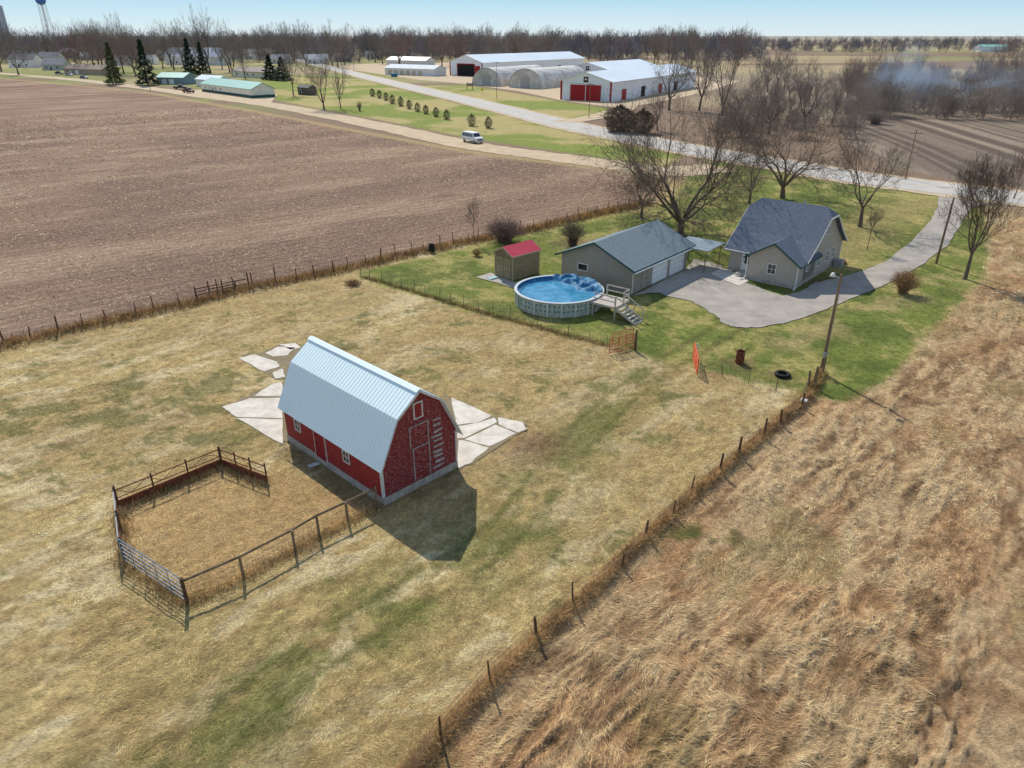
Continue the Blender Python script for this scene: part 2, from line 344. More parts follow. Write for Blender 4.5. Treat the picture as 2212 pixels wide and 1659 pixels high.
# ---------------------------------------------------------------- ground
th=np.radians(np.concatenate([np.arange(-180,-44,4),np.arange(-44,44.01,.2),np.arange(48,180,4)]))
rr=[.01,4,8,11,13.]
while rr[-1]<1100: rr.append(rr[-1]*1.0064)
while rr[-1]<16000: rr.append(rr[-1]*1.05)
rr=np.array(rr); nr=len(rr); na=len(th)
RR,AA=np.meshgrid(rr,th,indexing='ij'); gx=(RR*np.sin(AA)).ravel(); gy=(RR*np.cos(AA)).ravel()
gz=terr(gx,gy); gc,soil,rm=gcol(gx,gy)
i=np.arange(nr-1)[:,None]; j=np.arange(na)[None,:]; j2=(j+1)%na
q=np.stack([i*na+j,i*na+j2,(i+1)*na+j2,(i+1)*na+j],-1).reshape(-1,4)[:,::-1]
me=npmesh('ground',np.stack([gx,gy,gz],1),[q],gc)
a=me.attributes.new('soil','FLOAT','POINT'); a.data.foreach_set('value',soil.astype(np.float32))
me.polygons.foreach_set('use_smooth',np.ones(len(q),bool))
tag(link('ground',me,ground_mat()),kind='structure')
# ---------------------------------------------------------------- sheets
def sheet(name,pts,z,m,world=False,thick=0):
    w=pts if world else W(pts); mb=MB()
    if thick: mb.ext([(x,y,z-thick) for x,y in w],(0,0,thick))
    else: mb.add([(x,y,z) for x,y in w],[tuple(range(len(w)))])
    me=bpy.data.meshes.new(name); me.from_pydata(mb.v,[],mb.f)
    b=bmesh.new(); b.from_mesh(me); bmesh.ops.triangulate(b,faces=b.faces[:]); bmesh.ops.recalc_face_normals(b,faces=b.faces[:]); b.to_mesh(me); b.free()
    return tag(link(name,me,m),kind='structure')
def smooth_line(pts,n=10):
    p=[Vector((*q,0)) for q in pts]; out=[]
    for k in range(len(p)-1):
        a=p[max(k-1,0)];b=p[k];d=p[k+1];e=p[min(k+2,len(p)-1)]
        for t in range(n):
            t/=n; out.append(.5*((2*b)+(d-a)*t+(2*a-5*b+4*d-e)*t*t+(3*b-a-3*d+e)*t**3))
    out.append(p[-1]); return out
def ribbon(name,pts,w,z,m,off=0,wob=0):
    l=smooth_line(W(pts)); mb=MB(); vs=[]; rd=random.Random(3)
    for k,p in enumerate(l):
        d=(l[min(k+1,len(l)-1)]-l[max(k-1,0)]).normalized(); nn=Vector((-d.y,d.x,0))
        for s in (-1,1):
            q=p+nn*(off+s*(w/2+rd.uniform(-wob,wob))); vs.append((q.x,q.y,z))
    mb.add(vs,[(2*k,2*k+2,2*k+3,2*k+1)[::-1] for k in range(len(l)-1)])
    return tag(mb.build(name,m),kind='structure')
GR=[(-300,128),(0,158),(150,171),(300,188),(450,209),(600,229),(800,268),(1000,311),(1150,333),(1310,354),(1440,370),(1560,362)]
MR=[(640,128),(755,157),(850,180),(960,205),(1080,234),(1220,269),(1340,294),(1500,325),(1680,355),(1850,384),(2000,403),(2212,430),(2500,470)]
ribbon('gravel_road',GR,8.5,.05,M_gravel,0,.5)
ribbon('road_shoulder',MR,13,.07,M_gravel,0,.4)
ribbon('road',MR,9.6,.09,M_road)
ribbon('road_marking',MR,.18,.096,mat('faded_yellow_line',c(196,172,96),.9,.2,3))
ribbon('side_road',[(1215,264),(1260,258),(1300,250),(1345,236),(1360,222)],7,.11,M_gravel,0,.3)
sheet('gravel_yard',[(700,142),(800,157),(900,172),(1000,181),(1120,197),(1212,217),(1330,233),(1400,225),(1520,200),(1600,175),(1300,145),(900,133)],.03,M_gravel)
sheet('gravel_pad',[(400,195),(470,193),(600,205),(585,222),(450,210)],.03,M_gravel)
DRV=[(2030,413),(2024,450),(2008,480),(1970,520),(1912,566),(1858,588),(1812,600),(1760,612),(1725,632),(1690,640),(1612,612),(1570,592),(1560,575),(1500,560),(1480,584),(1400,622),(1440,640),(1490,650),(1526,670),(1550,686),(1562,700),(1590,708),(1640,708),(1700,698),(1770,674),(1850,641),(1925,610),(1998,568),(2048,528),(2074,485),(2098,448),(2135,440),(2145,418)]
def ragged(w,amp,seed,n=5,closed=True):
    rd=random.Random(seed); q=[]
    for k in range(len(w)):
        a_=w[k]; b_=w[(k+1)%len(w)]
        for t in range(n):
            t/=n; q.append((a_[0]+(b_[0]-a_[0])*t+rd.uniform(-amp,amp),a_[1]+(b_[1]-a_[1])*t+rd.uniform(-amp,amp)))
    return q
sheet('driveway',ragged(W(DRV),.09,1,6),.05,M_drive,True)
sheet('garage_apron',[(1364,641),(1482,585),(1530,565),(1556,580),(1500,606),(1440,633),(1402,634)],.065,M_apron)
sheet('walkway',[(1556,581),(1575,584),(1618,608),(1596,618),(1560,604),(1535,592)],.07,M_conc)
sheet('shed_pad',[(1028,600),(1060,590),(1112,611),(1176,595),(1190,603),(1112,624),(1075,612)],.06,M_apron)
for k_,pl in enumerate(([(490,878),(545,850),(604,826),(640,830),(640,957),(604,955),(560,928)],[(520,775),(555,764),(600,747),(645,742),(640,820),(590,818),(570,803)],[(960,850),(1062,897),(1135,918),(1136,930),(1016,1002),(990,1012),(960,980)])):
    sheet('old_paving',ragged(W(pl),.15,40+k_,5),.035,M_oldpad,True)
for pl in ([(480,880),(540,862),(610,860),(610,905),(512,902)],[(513,904),(610,907),(610,960),(560,932)],[(548,857),(585,832),(610,826),(610,857)],
           [(515,775),(550,766),(598,783),(604,793),(570,803)],[(574,764),(600,750),(636,752),(622,768),(590,771)],[(588,806),(610,797),(616,815),(596,819)],
           [(975,860),(1062,899),(1036,913),(986,920)],[(988,922),(1038,914),(1068,903),(1074,914),(1004,947),(988,948)],[(1004,951),(1070,919),(1114,937),(1058,966)],
           [(1076,902),(1128,914),(1138,927),(1118,936),(1078,918)],[(990,952),(1000,952),(1055,968),(1018,1000),(990,1012)],[(604,745),(640,742),(650,752),(628,756)]):
    sheet('concrete_slab',ragged(W(pl),.04,pl[0][0],4),.05,M_conc,True,.1)
# ---------------------------------------------------------------- grass blades
def blades(name,label,N,r0,r1,test,Lr,lift,wk,seed,bright=1.,a0=-40,a1=40,pts=None,tint=None,cat='grass',sig=.34,fixcol=None,flow=1.,rand=.5,main=.8):
    g=np.random.default_rng(seed)
    if pts is None:
        r=np.exp(g.uniform(math.log(r0),math.log(r1),N)); t=np.radians(g.uniform(a0,a1,N)); x=r*np.sin(t); y=r*np.cos(t)
    else:
        x,y=pts(g,N); r=np.hypot(x,y)
    k=test(x,y,g); x=x[k];y=y[k];r=r[k]; n=len(x)
    if fixcol is None: col,_,_=gcol(x,y)
    else:
        t=g.random(n)[:,None]; col=np.array(fixcol[0])*t+np.array(fixcol[1])*(1-t)
    if tint is not None: col=col*(1-tint[1])+np.array(tint[0])*tint[1]
    uu=.68*x+.73*y; vv=-.73*x+.68*y
    cl=ss(.3,.7,fbm(uu*1.2,vv*3.2,4,40,.6))
    f=np.exp(g.normal(0,sig,n))*bright*(.72+.52*cl); col=np.clip(col*f[:,None],0,1)
    col[:,2]*=g.uniform(.86,1.04,n)
    ang=main+(fbm(x*.22,y*.22,3,41)-.5)*5.5*flow+(fbm(x*1.2,y*1.2,3,42)-.5)*2.6*flow+g.normal(0,rand,n)+np.where(g.random(n)<.5,math.pi,0)
    li=np.radians(np.abs(g.normal(lift[0],lift[1],n))); L=g.uniform(Lr[0],Lr[1],n)*np.maximum(1,r/70)
    dx=np.cos(ang);dy=np.sin(ang); z=terr(x,y)
    w=np.maximum(.014,r*wk)*g.uniform(.6,1.3,n)
    b=np.stack([x,y,z+.0],1); side=np.stack([-dy,dx,g.uniform(-.25,.25,n)],1)*w[:,None]/2
    tip=b+np.stack([dx*np.cos(li),dy*np.cos(li),np.sin(li)],1)*L[:,None]; b=b+np.array([0,0,.01])
    V=np.stack([b-side,b+side,tip],1).reshape(-1,3); cc=np.repeat(col,3,0)
    me=npmesh(name,V,[np.arange(3*n).reshape(-1,3)],cc)
    tag(link(name,me,BM),label,cat,kind='stuff')
BM=blade_mat('dry_grass_blades')
blades('matted_grass','long matted tan dead grass lying over the rough field right of the fence',460000,15,100,lambda x,y,g:sdp(x,y,RIGHT)>-.4,(.13,.36),(7,8),.0007,1,1.17,sig=.36,rand=.5)
blades('tall_dead_grass','clumps of taller brown dead grass rising from the rough right field',32000,15,90,lambda x,y,g:(sdp(x,y,RIGHT)>.5)&(rightnoise(x,y)>.8)&(fbm(x*.14,y*.14,3,44)>.5),(.16,.36),(28,14),.0008,11,1.15,tint=(c(180,146,104),.4))
NOGR=W([(480,885),(515,770),(600,745),(660,745),(900,850),(1060,895),(1140,925),(1015,1005),(990,1015),(830,1095),(600,962)])
def past(x,y,g):
    return (sdp(x,y,RIGHT)<.3)&(sdp(x,y,YARD)<-.2)&(sdp(x,y,FIELD)<-.2)&(sdp(x,y,NOGR)<.2)
blades('pasture_grass','short straw yellow and green pasture grass around the red barn',460000,15,85,past,(.08,.23),(9,9),.0007,2,1.17,sig=.33,rand=.65)
blades('lawn_grass','short green and straw lawn around the pool, garage and house',90000,45,110,lambda x,y,g:(sdp(x,y,YARD)>.2)&(sdp(x,y,W(DRV))<0)&(sdp(x,y,W([(1028,600),(1060,590),(1112,611),(1176,595),(1190,603),(1112,624)]))<0),(.08,.16),(20,14),.0008,3,1.15,rand=1.)
blades('crop_stubble','pale corn stubble flecks strewn over the brown field at left',230000,40,260,lambda x,y,g:(sdp(x,y,FIELD)>.3)&(g.random(len(x))<ss(.25,.65,fbm((.755*x+.656*y)*.2,(-.656*x+.755*y)*.5,3,51))),(.12,.34),(8,8),.0008,8,1.05,a0=-42,a1=14,cat='crop stubble',fixcol=(c(208,182,150),c(138,110,90)),flow=.3,rand=1.2)
def alongf(line,w):
    def f(g,N):
        l=np.array(line); d=np.hypot(*(l[1:]-l[:-1]).T)
        mid=(l[1:]+l[:-1])/2; wt=d/np.hypot(*mid.T); k=g.choice(len(d),N,p=wt/wt.sum()); t=g.random(N)[:,None]
        p=l[k]*(1-t)+l[k+1]*t+g.normal(0,w,(N,2)); return p[:,0],p[:,1]
    return f
T=lambda x,y,g:np.ones(len(x),bool)
TG=c(176,140,96)
blades('tall_dead_grass','ridge of tall rusty brown dead grass under the long right hand fence',20000,0,0,T,(.2,.45),(42,20),.0008,4,1.15,pts=alongf(FENCE_R,.2),tint=(TG,.5),rand=1.)
blades('tall_dead_grass','tall brown dead grass along the stubble field fence',22000,0,0,T,(.25,.65),(45,20),.0008,5,1.15,pts=alongf(FENCE_L,.5),tint=(TG,.5),rand=1.)
blades('tall_dead_grass','sparse brown grass under the wire fence beside the pool',6000,0,0,T,(.12,.3),(45,20),.0008,6,1.1,pts=alongf(FENCE_Y,.2),tint=(TG,.4),rand=1.)
PENL=W([(258,1100),(480,1008),(577,1045)]); PENR=W([(405,1305),(527,1250),(638,1190),(752,1130),(820,1092)]); PENW=W([(258,1100),(270,1215),(405,1305)])
for ln,lb in ((PENL,'behind the rusty pen panels'),(PENR,'under the pen rails beside the barn'),(PENW,'under the blue tube gate')):
    blades('tall_dead_grass','tall dry weeds growing '+lb,3500,0,0,T,(.15,.45),(48,20),.0008,7,1.1,pts=alongf(ln,.22),tint=(TG,.5),rand=1.)
# ---------------------------------------------------------------- trees
def grow(seed,lv=6,nb=5,fork=.2,up=.1,wild=.2,ang=(25,50),rmin=.012,side=.55,ratio=.74):
    rd=random.Random(seed); segs=[]
    def rv(): return Vector((rd.gauss(0,1),rd.gauss(0,1),rd.gauss(0,1)))
    def tilt(d,a):
        x=d.cross(rv()).normalized(); return (d*math.cos(a)+x*math.sin(a)).normalized()
    def br(p,d,L,r,l):
        n=4 if l in(1,2) else (3 if l<4 else 2)
        for k in range(n):
            d=(d+rv()*wild*(.3 if l==0 else .8)*.6+Z*(up if l else .1)).normalized()
            q_=p+d*(L/n); ra=r*(1-.38*k/n); rb=r*(1-.38*(k+1)/n); segs.append((p,q_,ra,rb,l)); p=q_
            if 0<l<lv and rd.random()<side: br(p,tilt(d,R(rd.uniform(30,65))),L*rd.uniform(.45,.7),max(rmin,rb*.5),l+1)
        if l<lv:
            kk=nb if l==0 else rd.choice((2,2,3)) if l<lv-1 else 2
            for m_ in range(kk):
                if l==0:
                    az=2*math.pi*(m_+rd.uniform(-.25,.25))/kk; el=R(rd.uniform(*ang)); dd=Vector((math.cos(az)*math.sin(el),math.sin(az)*math.sin(el),math.cos(el)))
                    br(p,dd,rd.uniform(.2,.27),rb*.62,1)
                else: br(p,tilt(d,R(rd.uniform(14,38))),L*rd.uniform(ratio-.08,ratio+.08),max(rmin,rb*.72),l+1)
    br(Vector((0,0,-.02)),Z.copy(),fork,1.0,0)
    return segs
def segmesh(segs,n,h,w,r0,rmin):
    A=np.array([[*s[0]] for s in segs]);B=np.array([[*s[1]] for s in segs]); ra=np.array([s[2] for s in segs]);rb=np.array([s[3] for s in segs])
    sc=np.array([w,w,h]); A=A*sc;B=B*sc; ra=np.maximum(ra*r0,rmin);rb=np.maximum(rb*r0,rmin*.6)
    d=B-A; d/=np.linalg.norm(d,axis=1)[:,None]+1e-9
    ref=np.where(np.abs(d[:,2:3])<.9,np.array([[0,0,1.]]),np.array([[1.,0,0]])); a_=np.cross(d,ref); a_/=np.linalg.norm(a_,axis=1)[:,None]; b_=np.cross(d,a_)
    t=2*np.pi*np.arange(n)/n; ring=a_[:,None,:]*np.cos(t)[None,:,None]+b_[:,None,:]*np.sin(t)[None,:,None]
    V=np.concatenate([A[:,None]+ring*ra[:,None,None],B[:,None]+ring*rb[:,None,None]],1).reshape(-1,3)
    m=len(segs); k=np.arange(m)[:,None]*2*n; i_=np.arange(n)[None,:]; i2=(i_+1)%n
    return V,np.stack([k+i_,k+i2,k+n+i2,k+n+i_],-1).reshape(-1,4)
def extent(s):
    zs=sorted(x[1].z for x in s); xs=sorted(math.hypot(x[1].x,x[1].y) for x in s); n=len(s)
    return zs[int(n*.975)],xs[int(n*.965)]
def tree_meshes(seed,h,wid,r0,rmin,lv=6,twig=None,**kw):
    s=grow(seed,lv,**kw); mz,mx=extent(s); kh=h/mz; kw_=wid/2/mx
    t=[x for x in s if x[4]<=1]; cr=[x for x in s if 2<=x[4]<=3]; tw=[x for x in s if x[4]>3]
    V,q_=segmesh(t,7,kh,kw_,r0,rmin); mt=npmesh('trunk',V,[q_]); mt.polygons.foreach_set('use_smooth',np.ones(len(q_),bool)); mt.materials.append(M_bark)
    V1,q1=segmesh(cr,4,kh,kw_,r0,rmin)
    if tw: V2,q2=segmesh(tw,3,kh,kw_,r0,rmin); V1,q1=np.concatenate([V1,V2]),np.concatenate([q1,q2+len(V1)])
    mc=npmesh('crown',V1,[q1]); mc.materials.append(twig or M_twig)
    return mt,mc
def put_tree(ms,name,label,loc,rot=0,sc=(1,1,1),group=None,cat='tree'):
    t=thing(name,label,cat,loc,rot,group); t.scale=sc
    o=bpy.data.objects.new('trunk',ms[0]); C.objects.link(o); o.parent=t
    o=bpy.data.objects.new('crown',ms[1]); C.objects.link(o); o.parent=t
    return t
def hero(seed,bx,by,top,wpx,label,r0,rmin=.012,**kw):
    G=P(bx,by); h=hgt(G,top); w=wpx*fwd(G)/F
    put_tree(tree_meshes(seed,h,w,r0,rmin,**kw),'bare_tree',label,(G[0],G[1],tz(G)))
hero(11,1470,505,212,395,'huge bare spreading tree behind the grey garage',.52,lv=6,nb=7,fork=.07,ang=(25,72),up=.02,wild=.26,side=.64)
hero(12,1690,428,232,300,'large bare tree right behind the house roof',.46,lv=6,nb=6,fork=.1,ang=(25,68),up=.03,wild=.26,side=.52)
hero(13,1857,490,300,185,'bare tree standing on the lawn right of the house',.28,lv=6,nb=5,fork=.2,ang=(20,62),up=.05,side=.45)
hero(14,2084,603,345,135,'slim upright bare tree at the right edge beyond the driveway',.22,lv=6,nb=5,fork=.2,ang=(12,30),up=.16,side=.45)
hero(15,1618,440,310,140,'smaller bare tree between the big tree and the house',.26,lv=5,nb=4,fork=.16,ang=(25,60),up=.05,side=.6)
hero(16,1873,540,452,36,'thin bare sapling on the lawn right of the house',.05,lv=4,nb=3,fork=.3,ang=(10,25))
hero(17,1025,525,432,40,'thin bare sapling on the fence left of the brown bush',.05,lv=4,nb=3,fork=.3,ang=(10,30))
hero(18,1385,470,350,120,'leaning bare tree with ivy left of the huge tree',.25,lv=5,nb=4,fork=.15,side=.7)
hero(19,2190,430,330,90,'bare reddish sapling at the right edge by the road',.1,lv=5,nb=4,fork=.25,ang=(10,30),twig=M_twigred)
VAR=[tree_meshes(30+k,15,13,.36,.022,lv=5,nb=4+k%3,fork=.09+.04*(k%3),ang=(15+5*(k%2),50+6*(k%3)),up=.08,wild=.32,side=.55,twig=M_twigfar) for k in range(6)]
VARR=[tree_meshes(40+k,15,13,.34,.022,lv=5,nb=5,fork=.12,ang=(12,50),up=.1,wild=.32,side=.5,twig=M_twigred) for k in range(2)]
def mtree(bx,by,top,label,wf=.85,k=0,red=False,group=None,Y=None):
    G=at(bx,Y) if Y else P(bx,by); h=hgt(G,top); rd=random.Random(int(bx*7+by))
    V=(VARR if red else VAR)[k%(2 if red else 6)]
    s=h/15; put_tree(V,'bare_tree',label,(G[0],G[1],-.05),rd.uniform(0,6.28),(s*wf*15/13,s*wf*15/13,s),group)
for a_ in ((700,236,108,'broad bare tree in the grass left of the paved road',.8,0),(736,234,120,'slim bare tree just right of the broad one by the road',.55,1),
    (634,206,100,'bare tree behind the dark shed left of the roads',.6,2),(530,170,88,'bare tree right of the big grey roofed house',.7,3),(268,160,40,'tall bare tree between the two dark evergreens at left',.7,4),
    (1445,238,80,'bare tree in front of the end of the big white storage building',.85,1),(1510,240,90,'bare tree right of the big white storage building',.8,2),
    (1560,250,70,'tall bare tree rising highest beyond the road',.8,3),(1600,300,170,'bare tree beside the road above the house, left one',1.,0),
    (1660,290,150,'bare tree beside the road above the house, middle one',1.,1),(1738,280,150,'bare tree beside the road above the house, right one',1.,2),
    (1420,282,190,'short bare tree by the cedar bushes',.9,5),
    (455,158,30,'tall bare tree rising above the big light grey roof',.7,5),(175,158,56,'reddish bare tree beside the brown ranch house',.9,2)):
    mtree(*a_[:4],wf=a_[4],k=a_[5],red='reddish' in a_[3])
rd=random.Random(5)
for k in range(44):
    px=rd.uniform(1640,2240); py=rd.uniform(165,236)
    mtree(px,py,py-rd.uniform(40,88),'bare creekside tree in the wood behind the tilled field',1.,k,k%9==0,'creekside trees')
for k in range(12):
    px=rd.uniform(1560,1850); py=rd.uniform(225,290)
    mtree(px,py,py-rd.uniform(40,75),'low bare scrub tree beyond the road above the house',1.,k,k%9==0,'scrub trees beyond the road')
for k in range(56):
    px=rd.uniform(-20,820); Y=rd.uniform(430,800) if px<560 else rd.uniform(560,900)
    mtree(px,0,rd.uniform(50,84),'bare street tree among the houses of the town',.9,k,rd.random()<.12,'town trees',Y=Y)
for k in range(60):
    px=rd.uniform(780,1650); Y=rd.uniform(560,1000)
    mtree(px,0,rd.uniform(58,80),'bare tree in the belt behind the white storage buildings',1.,k,rd.random()<.08,'tree belt behind the storage site',Y=Y)
base=[]
for sd in (61,62,63,64,65):
    s=grow(sd,3,nb=6,fork=.04,side=.85,wild=.4,ang=(12,75),up=.04); mz,mx=extent(s)
    base.append(segmesh(s,3,1/mz,.5/mx,.022,.0058))
base2=[]
for sd in (71,72,73,74):
    s=grow(sd,4,nb=7,fork=.04,side=.6,wild=.4,ang=(10,70),up=.05); mz,mx=extent(s)
    base2.append(segmesh(s,3,1/mz,.5/mx,.018,.0028))
def wood(name,label,N,pxr,Yr,hr,seed,m,B=None,wr=(1.,1.7)):
    g=random.Random(seed); Vs=[];Qs=[];o=0; B=B or base
    for k in range(N):
        V,q_=B[k%len(B)]; Y=Yr[0]*(Yr[1]/Yr[0])**g.random(); G=at(g.uniform(*pxr),Y); a=g.uniform(0,6.28); h=g.uniform(*hr); w=h*g.uniform(*wr)
        X=V[:,0]*math.cos(a)-V[:,1]*math.sin(a); Y2=V[:,0]*math.sin(a)+V[:,1]*math.cos(a)
        Vs.append(np.stack([X*w+G[0],Y2*w+G[1],V[:,2]*h],1)); Qs.append(q_+o); o+=len(V)
    tag(link(name,npmesh(name,np.concatenate(Vs),[np.concatenate(Qs)]),m),label,'wood',kind='stuff')
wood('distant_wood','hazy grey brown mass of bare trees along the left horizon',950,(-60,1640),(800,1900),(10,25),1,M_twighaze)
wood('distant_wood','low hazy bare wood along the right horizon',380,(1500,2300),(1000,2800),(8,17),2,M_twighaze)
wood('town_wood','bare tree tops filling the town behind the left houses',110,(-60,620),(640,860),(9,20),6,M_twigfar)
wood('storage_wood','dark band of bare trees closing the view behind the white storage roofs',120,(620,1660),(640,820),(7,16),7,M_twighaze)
wood('creek_scrub','tangled bare scrub along the creek under the smoke',200,(1820,2290),(205,430),(3,9),3,M_scrub,base2)
wood('roadside_scrub','tangled bare brush beyond the road behind the house',56,(1540,1860),(165,260),(2.5,5),4,M_scrub,base2)
def cone_mesh(seed,n=1500,shape='cone',m=None):
    g=np.random.default_rng(seed)
    z=g.random(n)**(1.35 if shape=='cone' else 1.); a=g.uniform(0,6.283,n)
    lump=.62+.75*fbm(np.cos(a)*1.6+5+z*3,np.sin(a)*1.6+5+z*2,3,seed)
    if shape=='cone': rad=(1-z)*.5*(.75+.25*np.sin(z*40))*np.sqrt(g.uniform(.3,1.15,n))*(.5+.5*lump); zz=.04+.96*z
    else: rad=.5*np.sqrt(np.maximum(0,1-(2*z-.9)**2))*np.sqrt(g.uniform(.3,1.15,n))*lump; zz=z*(.75+.3*lump)
    p=np.stack([rad*np.cos(a),rad*np.sin(a),zz],1)
    out=np.stack([np.cos(a),np.sin(a),g.uniform(-.5,.2,n) if shape=='cone' else g.uniform(-.3,.9,n)],1)
    sd=np.stack([-np.sin(a),np.cos(a),g.uniform(-.4,.4,n)],1); L=g.uniform(.035,.085,n)[:,None]
    V=np.stack([p-sd*L*.5,p+sd*L*.5,p+out*L*1.4],1).reshape(-1,3)
    me=npmesh('crown',V,[np.arange(3*n).reshape(-1,3)]); me.materials.append(m); return me
tkm=MB().tube((0,0,0),(0,0,.5),.03,.015,6).build('trunk',M_bark); TK=tkm.data; bpy.data.objects.remove(tkm)
EV=[cone_mesh(1,2600,'cone',M_ever),cone_mesh(2,2200,'cone',M_everY)]
RND=[cone_mesh(3+k,1700,'round',M_shrubG) for k in range(3)]; CED=[cone_mesh(8+k,3600,'round',M_cedar) for k in range(2)]
def ever(bx,by,top,wpx,label,me,name='evergreen_tree',cat='tree',group=None):
    G=P(bx,by); h=hgt(G,top); w=wpx*fwd(G)/F
    put_tree((TK,me),name,label,(G[0],G[1],0),bx,(w,w,h),group,cat)
for a_ in ((250,182,90,44,'yellow green evergreen at left among the houses',EV[1]),(320,184,84,48,'tall dark evergreen left of the blue grey garage',EV[0]),(414,162,82,38,'tall dark evergreen in front of the big grey roof',EV[0]),
    (440,160,90,30,'narrow dark evergreen beside the big grey roof',EV[0]),(585,172,118,42,'dark spruce right of the white house, left of the pair',EV[0]),(612,174,122,44,'dark spruce right of the white house, right of the pair',EV[0]),
    (388,128,96,22,'small far evergreen behind the houses',EV[0])): ever(*a_)
for k,a_ in enumerate(((1338,285,232,62,'wide rusty cedar bush by the side road'),(1385,288,240,50,'rusty cedar bush right of the wide one'))):
    ever(*a_,CED[k],'cedar_bush','bush')
for k,(x,y,h_) in enumerate(((805,208,16),(820,212,16),(834,217,16),(848,224,18),(866,229,19),(884,235,18),(902,241,18),(920,246,18),(942,252,19),(965,258,20),(1019,272,24),(1055,277,23))):
    ever(x,y,y-h_,h_*.7,'small dark round evergreen in the row beside the paved road, %s from the left'%('first second third fourth fifth sixth seventh eighth ninth tenth eleventh twelfth'.split()[k]),RND[k%3],'evergreen_shrub','shrub','row of small evergreens')
def shrub(bx,by,top,wpx,label,m,seed,stems=26):
    rd=random.Random(seed); G=P(bx,by); h=hgt(G,top); w=wpx*fwd(G)/F/2; segs=[]
    for k in range(stems*6):
        a=rd.uniform(0,6.28); e=rd.uniform(.1,1)**.6; p=Vector((rd.gauss(0,.12)*w,rd.gauss(0,.12)*w,0)); tgt=Vector((math.cos(a)*w*e,math.sin(a)*w*e,h*(1-.55*e*e)*rd.uniform(.6,1.1)))
        q_=p.lerp(tgt,.5)+Vector((0,0,h*.12)); segs+= [(p,q_,.022,.014,0),(q_,tgt,.014,.006,1)]
        for t in range(5):
            s0=q_.lerp(tgt,rd.random()); segs.append((s0,s0+Vector((rd.gauss(0,.16),rd.gauss(0,.16),rd.uniform(-.03,.2)))*h*.8,.01,.005,2))
    V,q2=segmesh(segs,3,1,1,1,.008)
    o=link('bare_shrub',npmesh('bare_shrub',V,[q2]),m); o.location=(G[0],G[1],tz(G)-.02); tag(o,label,'shrub')
shrub(1090,522,466,104,'wide purplish bare bush on the field fence behind the shed',M_twigred,1,60)
shrub(1238,530,470,64,'upright bare bush behind the garage',M_twig,2,26)
shrub(1950,634,578,66,'round bare bush by the driveway at right',mat('tan_twigs',c(168,134,98),1,.2,2),3,40)
shrub(1030,553,536,26,'small straw coloured bush left of the shed',mat('straw_twigs',c(190,166,112),1,.2,2),4,30)
shrub(1890,268,235,70,'wide low bare bush at the corner of the tilled field',M_twigfar,5,50)
shrub(777,240,216,14,'tiny bare bush in the grass by the paved road',M_twig,6,12)
# ---------------------------------------------------------------- openings on walls
def window(par,cen,t,n,w,h,m=None,cross=True,d=.05):
    cen=Vector(cen); t=Vector(t); n=Vector(n); f=MB(); b=.07
    f.ob(cen+Z*(h/2-b/2),t,n,w,b,d); f.ob(cen-Z*(h/2-b/2),t,n,w,b,d)
    for s in (-1,1): f.ob(cen+t*(s*(w/2-b/2)),t,n,b,h-2*b,d)
    if cross: f.ob(cen,t,n,.035,h-2*b,d*.8); f.ob(cen,t,n,w-2*b,.035,d*.76)
    o=f.build('window',m or M_white,par)
    MB().ob(cen+n*.004,t,n,w-2*b+.01,h-2*b+.01,.014).build('pane',M_glass,o); return o
def door(par,cen,t,n,w,h,m,fm=M_white,label=None,cross=False,handle=True,b=.1):
    cen=Vector(cen); t=Vector(t); n=Vector(n)
    o=MB().ob(cen+n*.004,t,n,w-2*b,h-b,.04).build('door',m,par)
    f=MB().ob(cen+Z*(h/2),t,n,w,b,.06)
    for s in (-1,1): f.ob(cen+t*(s*(w/2-b/2)),t,n,b,h-b,.06)
    f.build('frame',fm,o)
    if handle: MB().ob(cen+t*(w/2-b-.1)+n*.044-Z*.05,t,n,.04,.14,.04).build('handle',M_rim if fm is M_white else M_dark,o)
    if label: o['label']=label
    return o
X1=Vector((1,0,0)); Y1=Vector((0,1,0)); nL=-X1; nF=-Y1
# ---------------------------------------------------------------- barn
A=P(830,1092)
bt=thing('barn','red gambrel barn with peeling paint and pale blue metal roof','barn',(A[0],A[1],0),R(46.0))
BW,BL=4.85,9.1; prof=[(0,2.42),(1.02,4.52),(BW/2,5.5),(BW-1.02,4.52),(BW,2.42)]
MB().box(-.04,-.04,-.3,BW+.04,BL+.04,.42).build('foundation',M_block,bt)
MB().ext([(0,0,.42)]+[(x,0,z) for x,z in prof]+[(BW,0,.42)],(0,.15,0)).build('wall',M_redpeel,bt)['label']='gable wall with peeling red paint'
MB().ext([(0,BL-.15,.42)]+[(x,BL-.15,z) for x,z in prof]+[(BW,BL-.15,.42)],(0,.15,0)).build('wall',M_red,bt)
MB().box(0,.152,.42,.15,BL-.152,2.42).build('wall',M_red,bt); MB().box(BW-.15,.152,.42,BW,BL-.152,2.42).build('wall',M_red,bt)
rf=MB(); y0,y1=-.3,BL+.25
RP=[(-.22,2.12),(.98,4.6),(BW/2,5.66)]; RPm=[(BW-x,z) for x,z in RP]
for pr in (RP,RPm):
    for (xa,za),(xb,zb) in zip(pr[:-1],pr[1:]): rf.slab([(xa,y0,za),(xa,y1,za),(xb,y1,zb),(xb,y0,zb)],.06)
roof=rf.build('roof',M_barnroof,bt)
rbm=MB(); n=40
for k in range(n):
    yy=y0+.02+(y1-y0-.06)*k/(n-1)
    for pr in (RP,RPm):
        for (xa,za),(xb,zb) in zip(pr[:-1],pr[1:]):
            v=Vector((xb-xa,0,zb-za)).normalized(); nn=Vector((-v.z,0,v.x)); nn=nn if nn.z>0 else -nn
            a_=Vector((xa,yy,za));b_=Vector((xb,yy,zb)); rbm.ext([a_-nn*.02,a_+nn*.012,b_+nn*.012,b_-nn*.02],(0,.022,0))
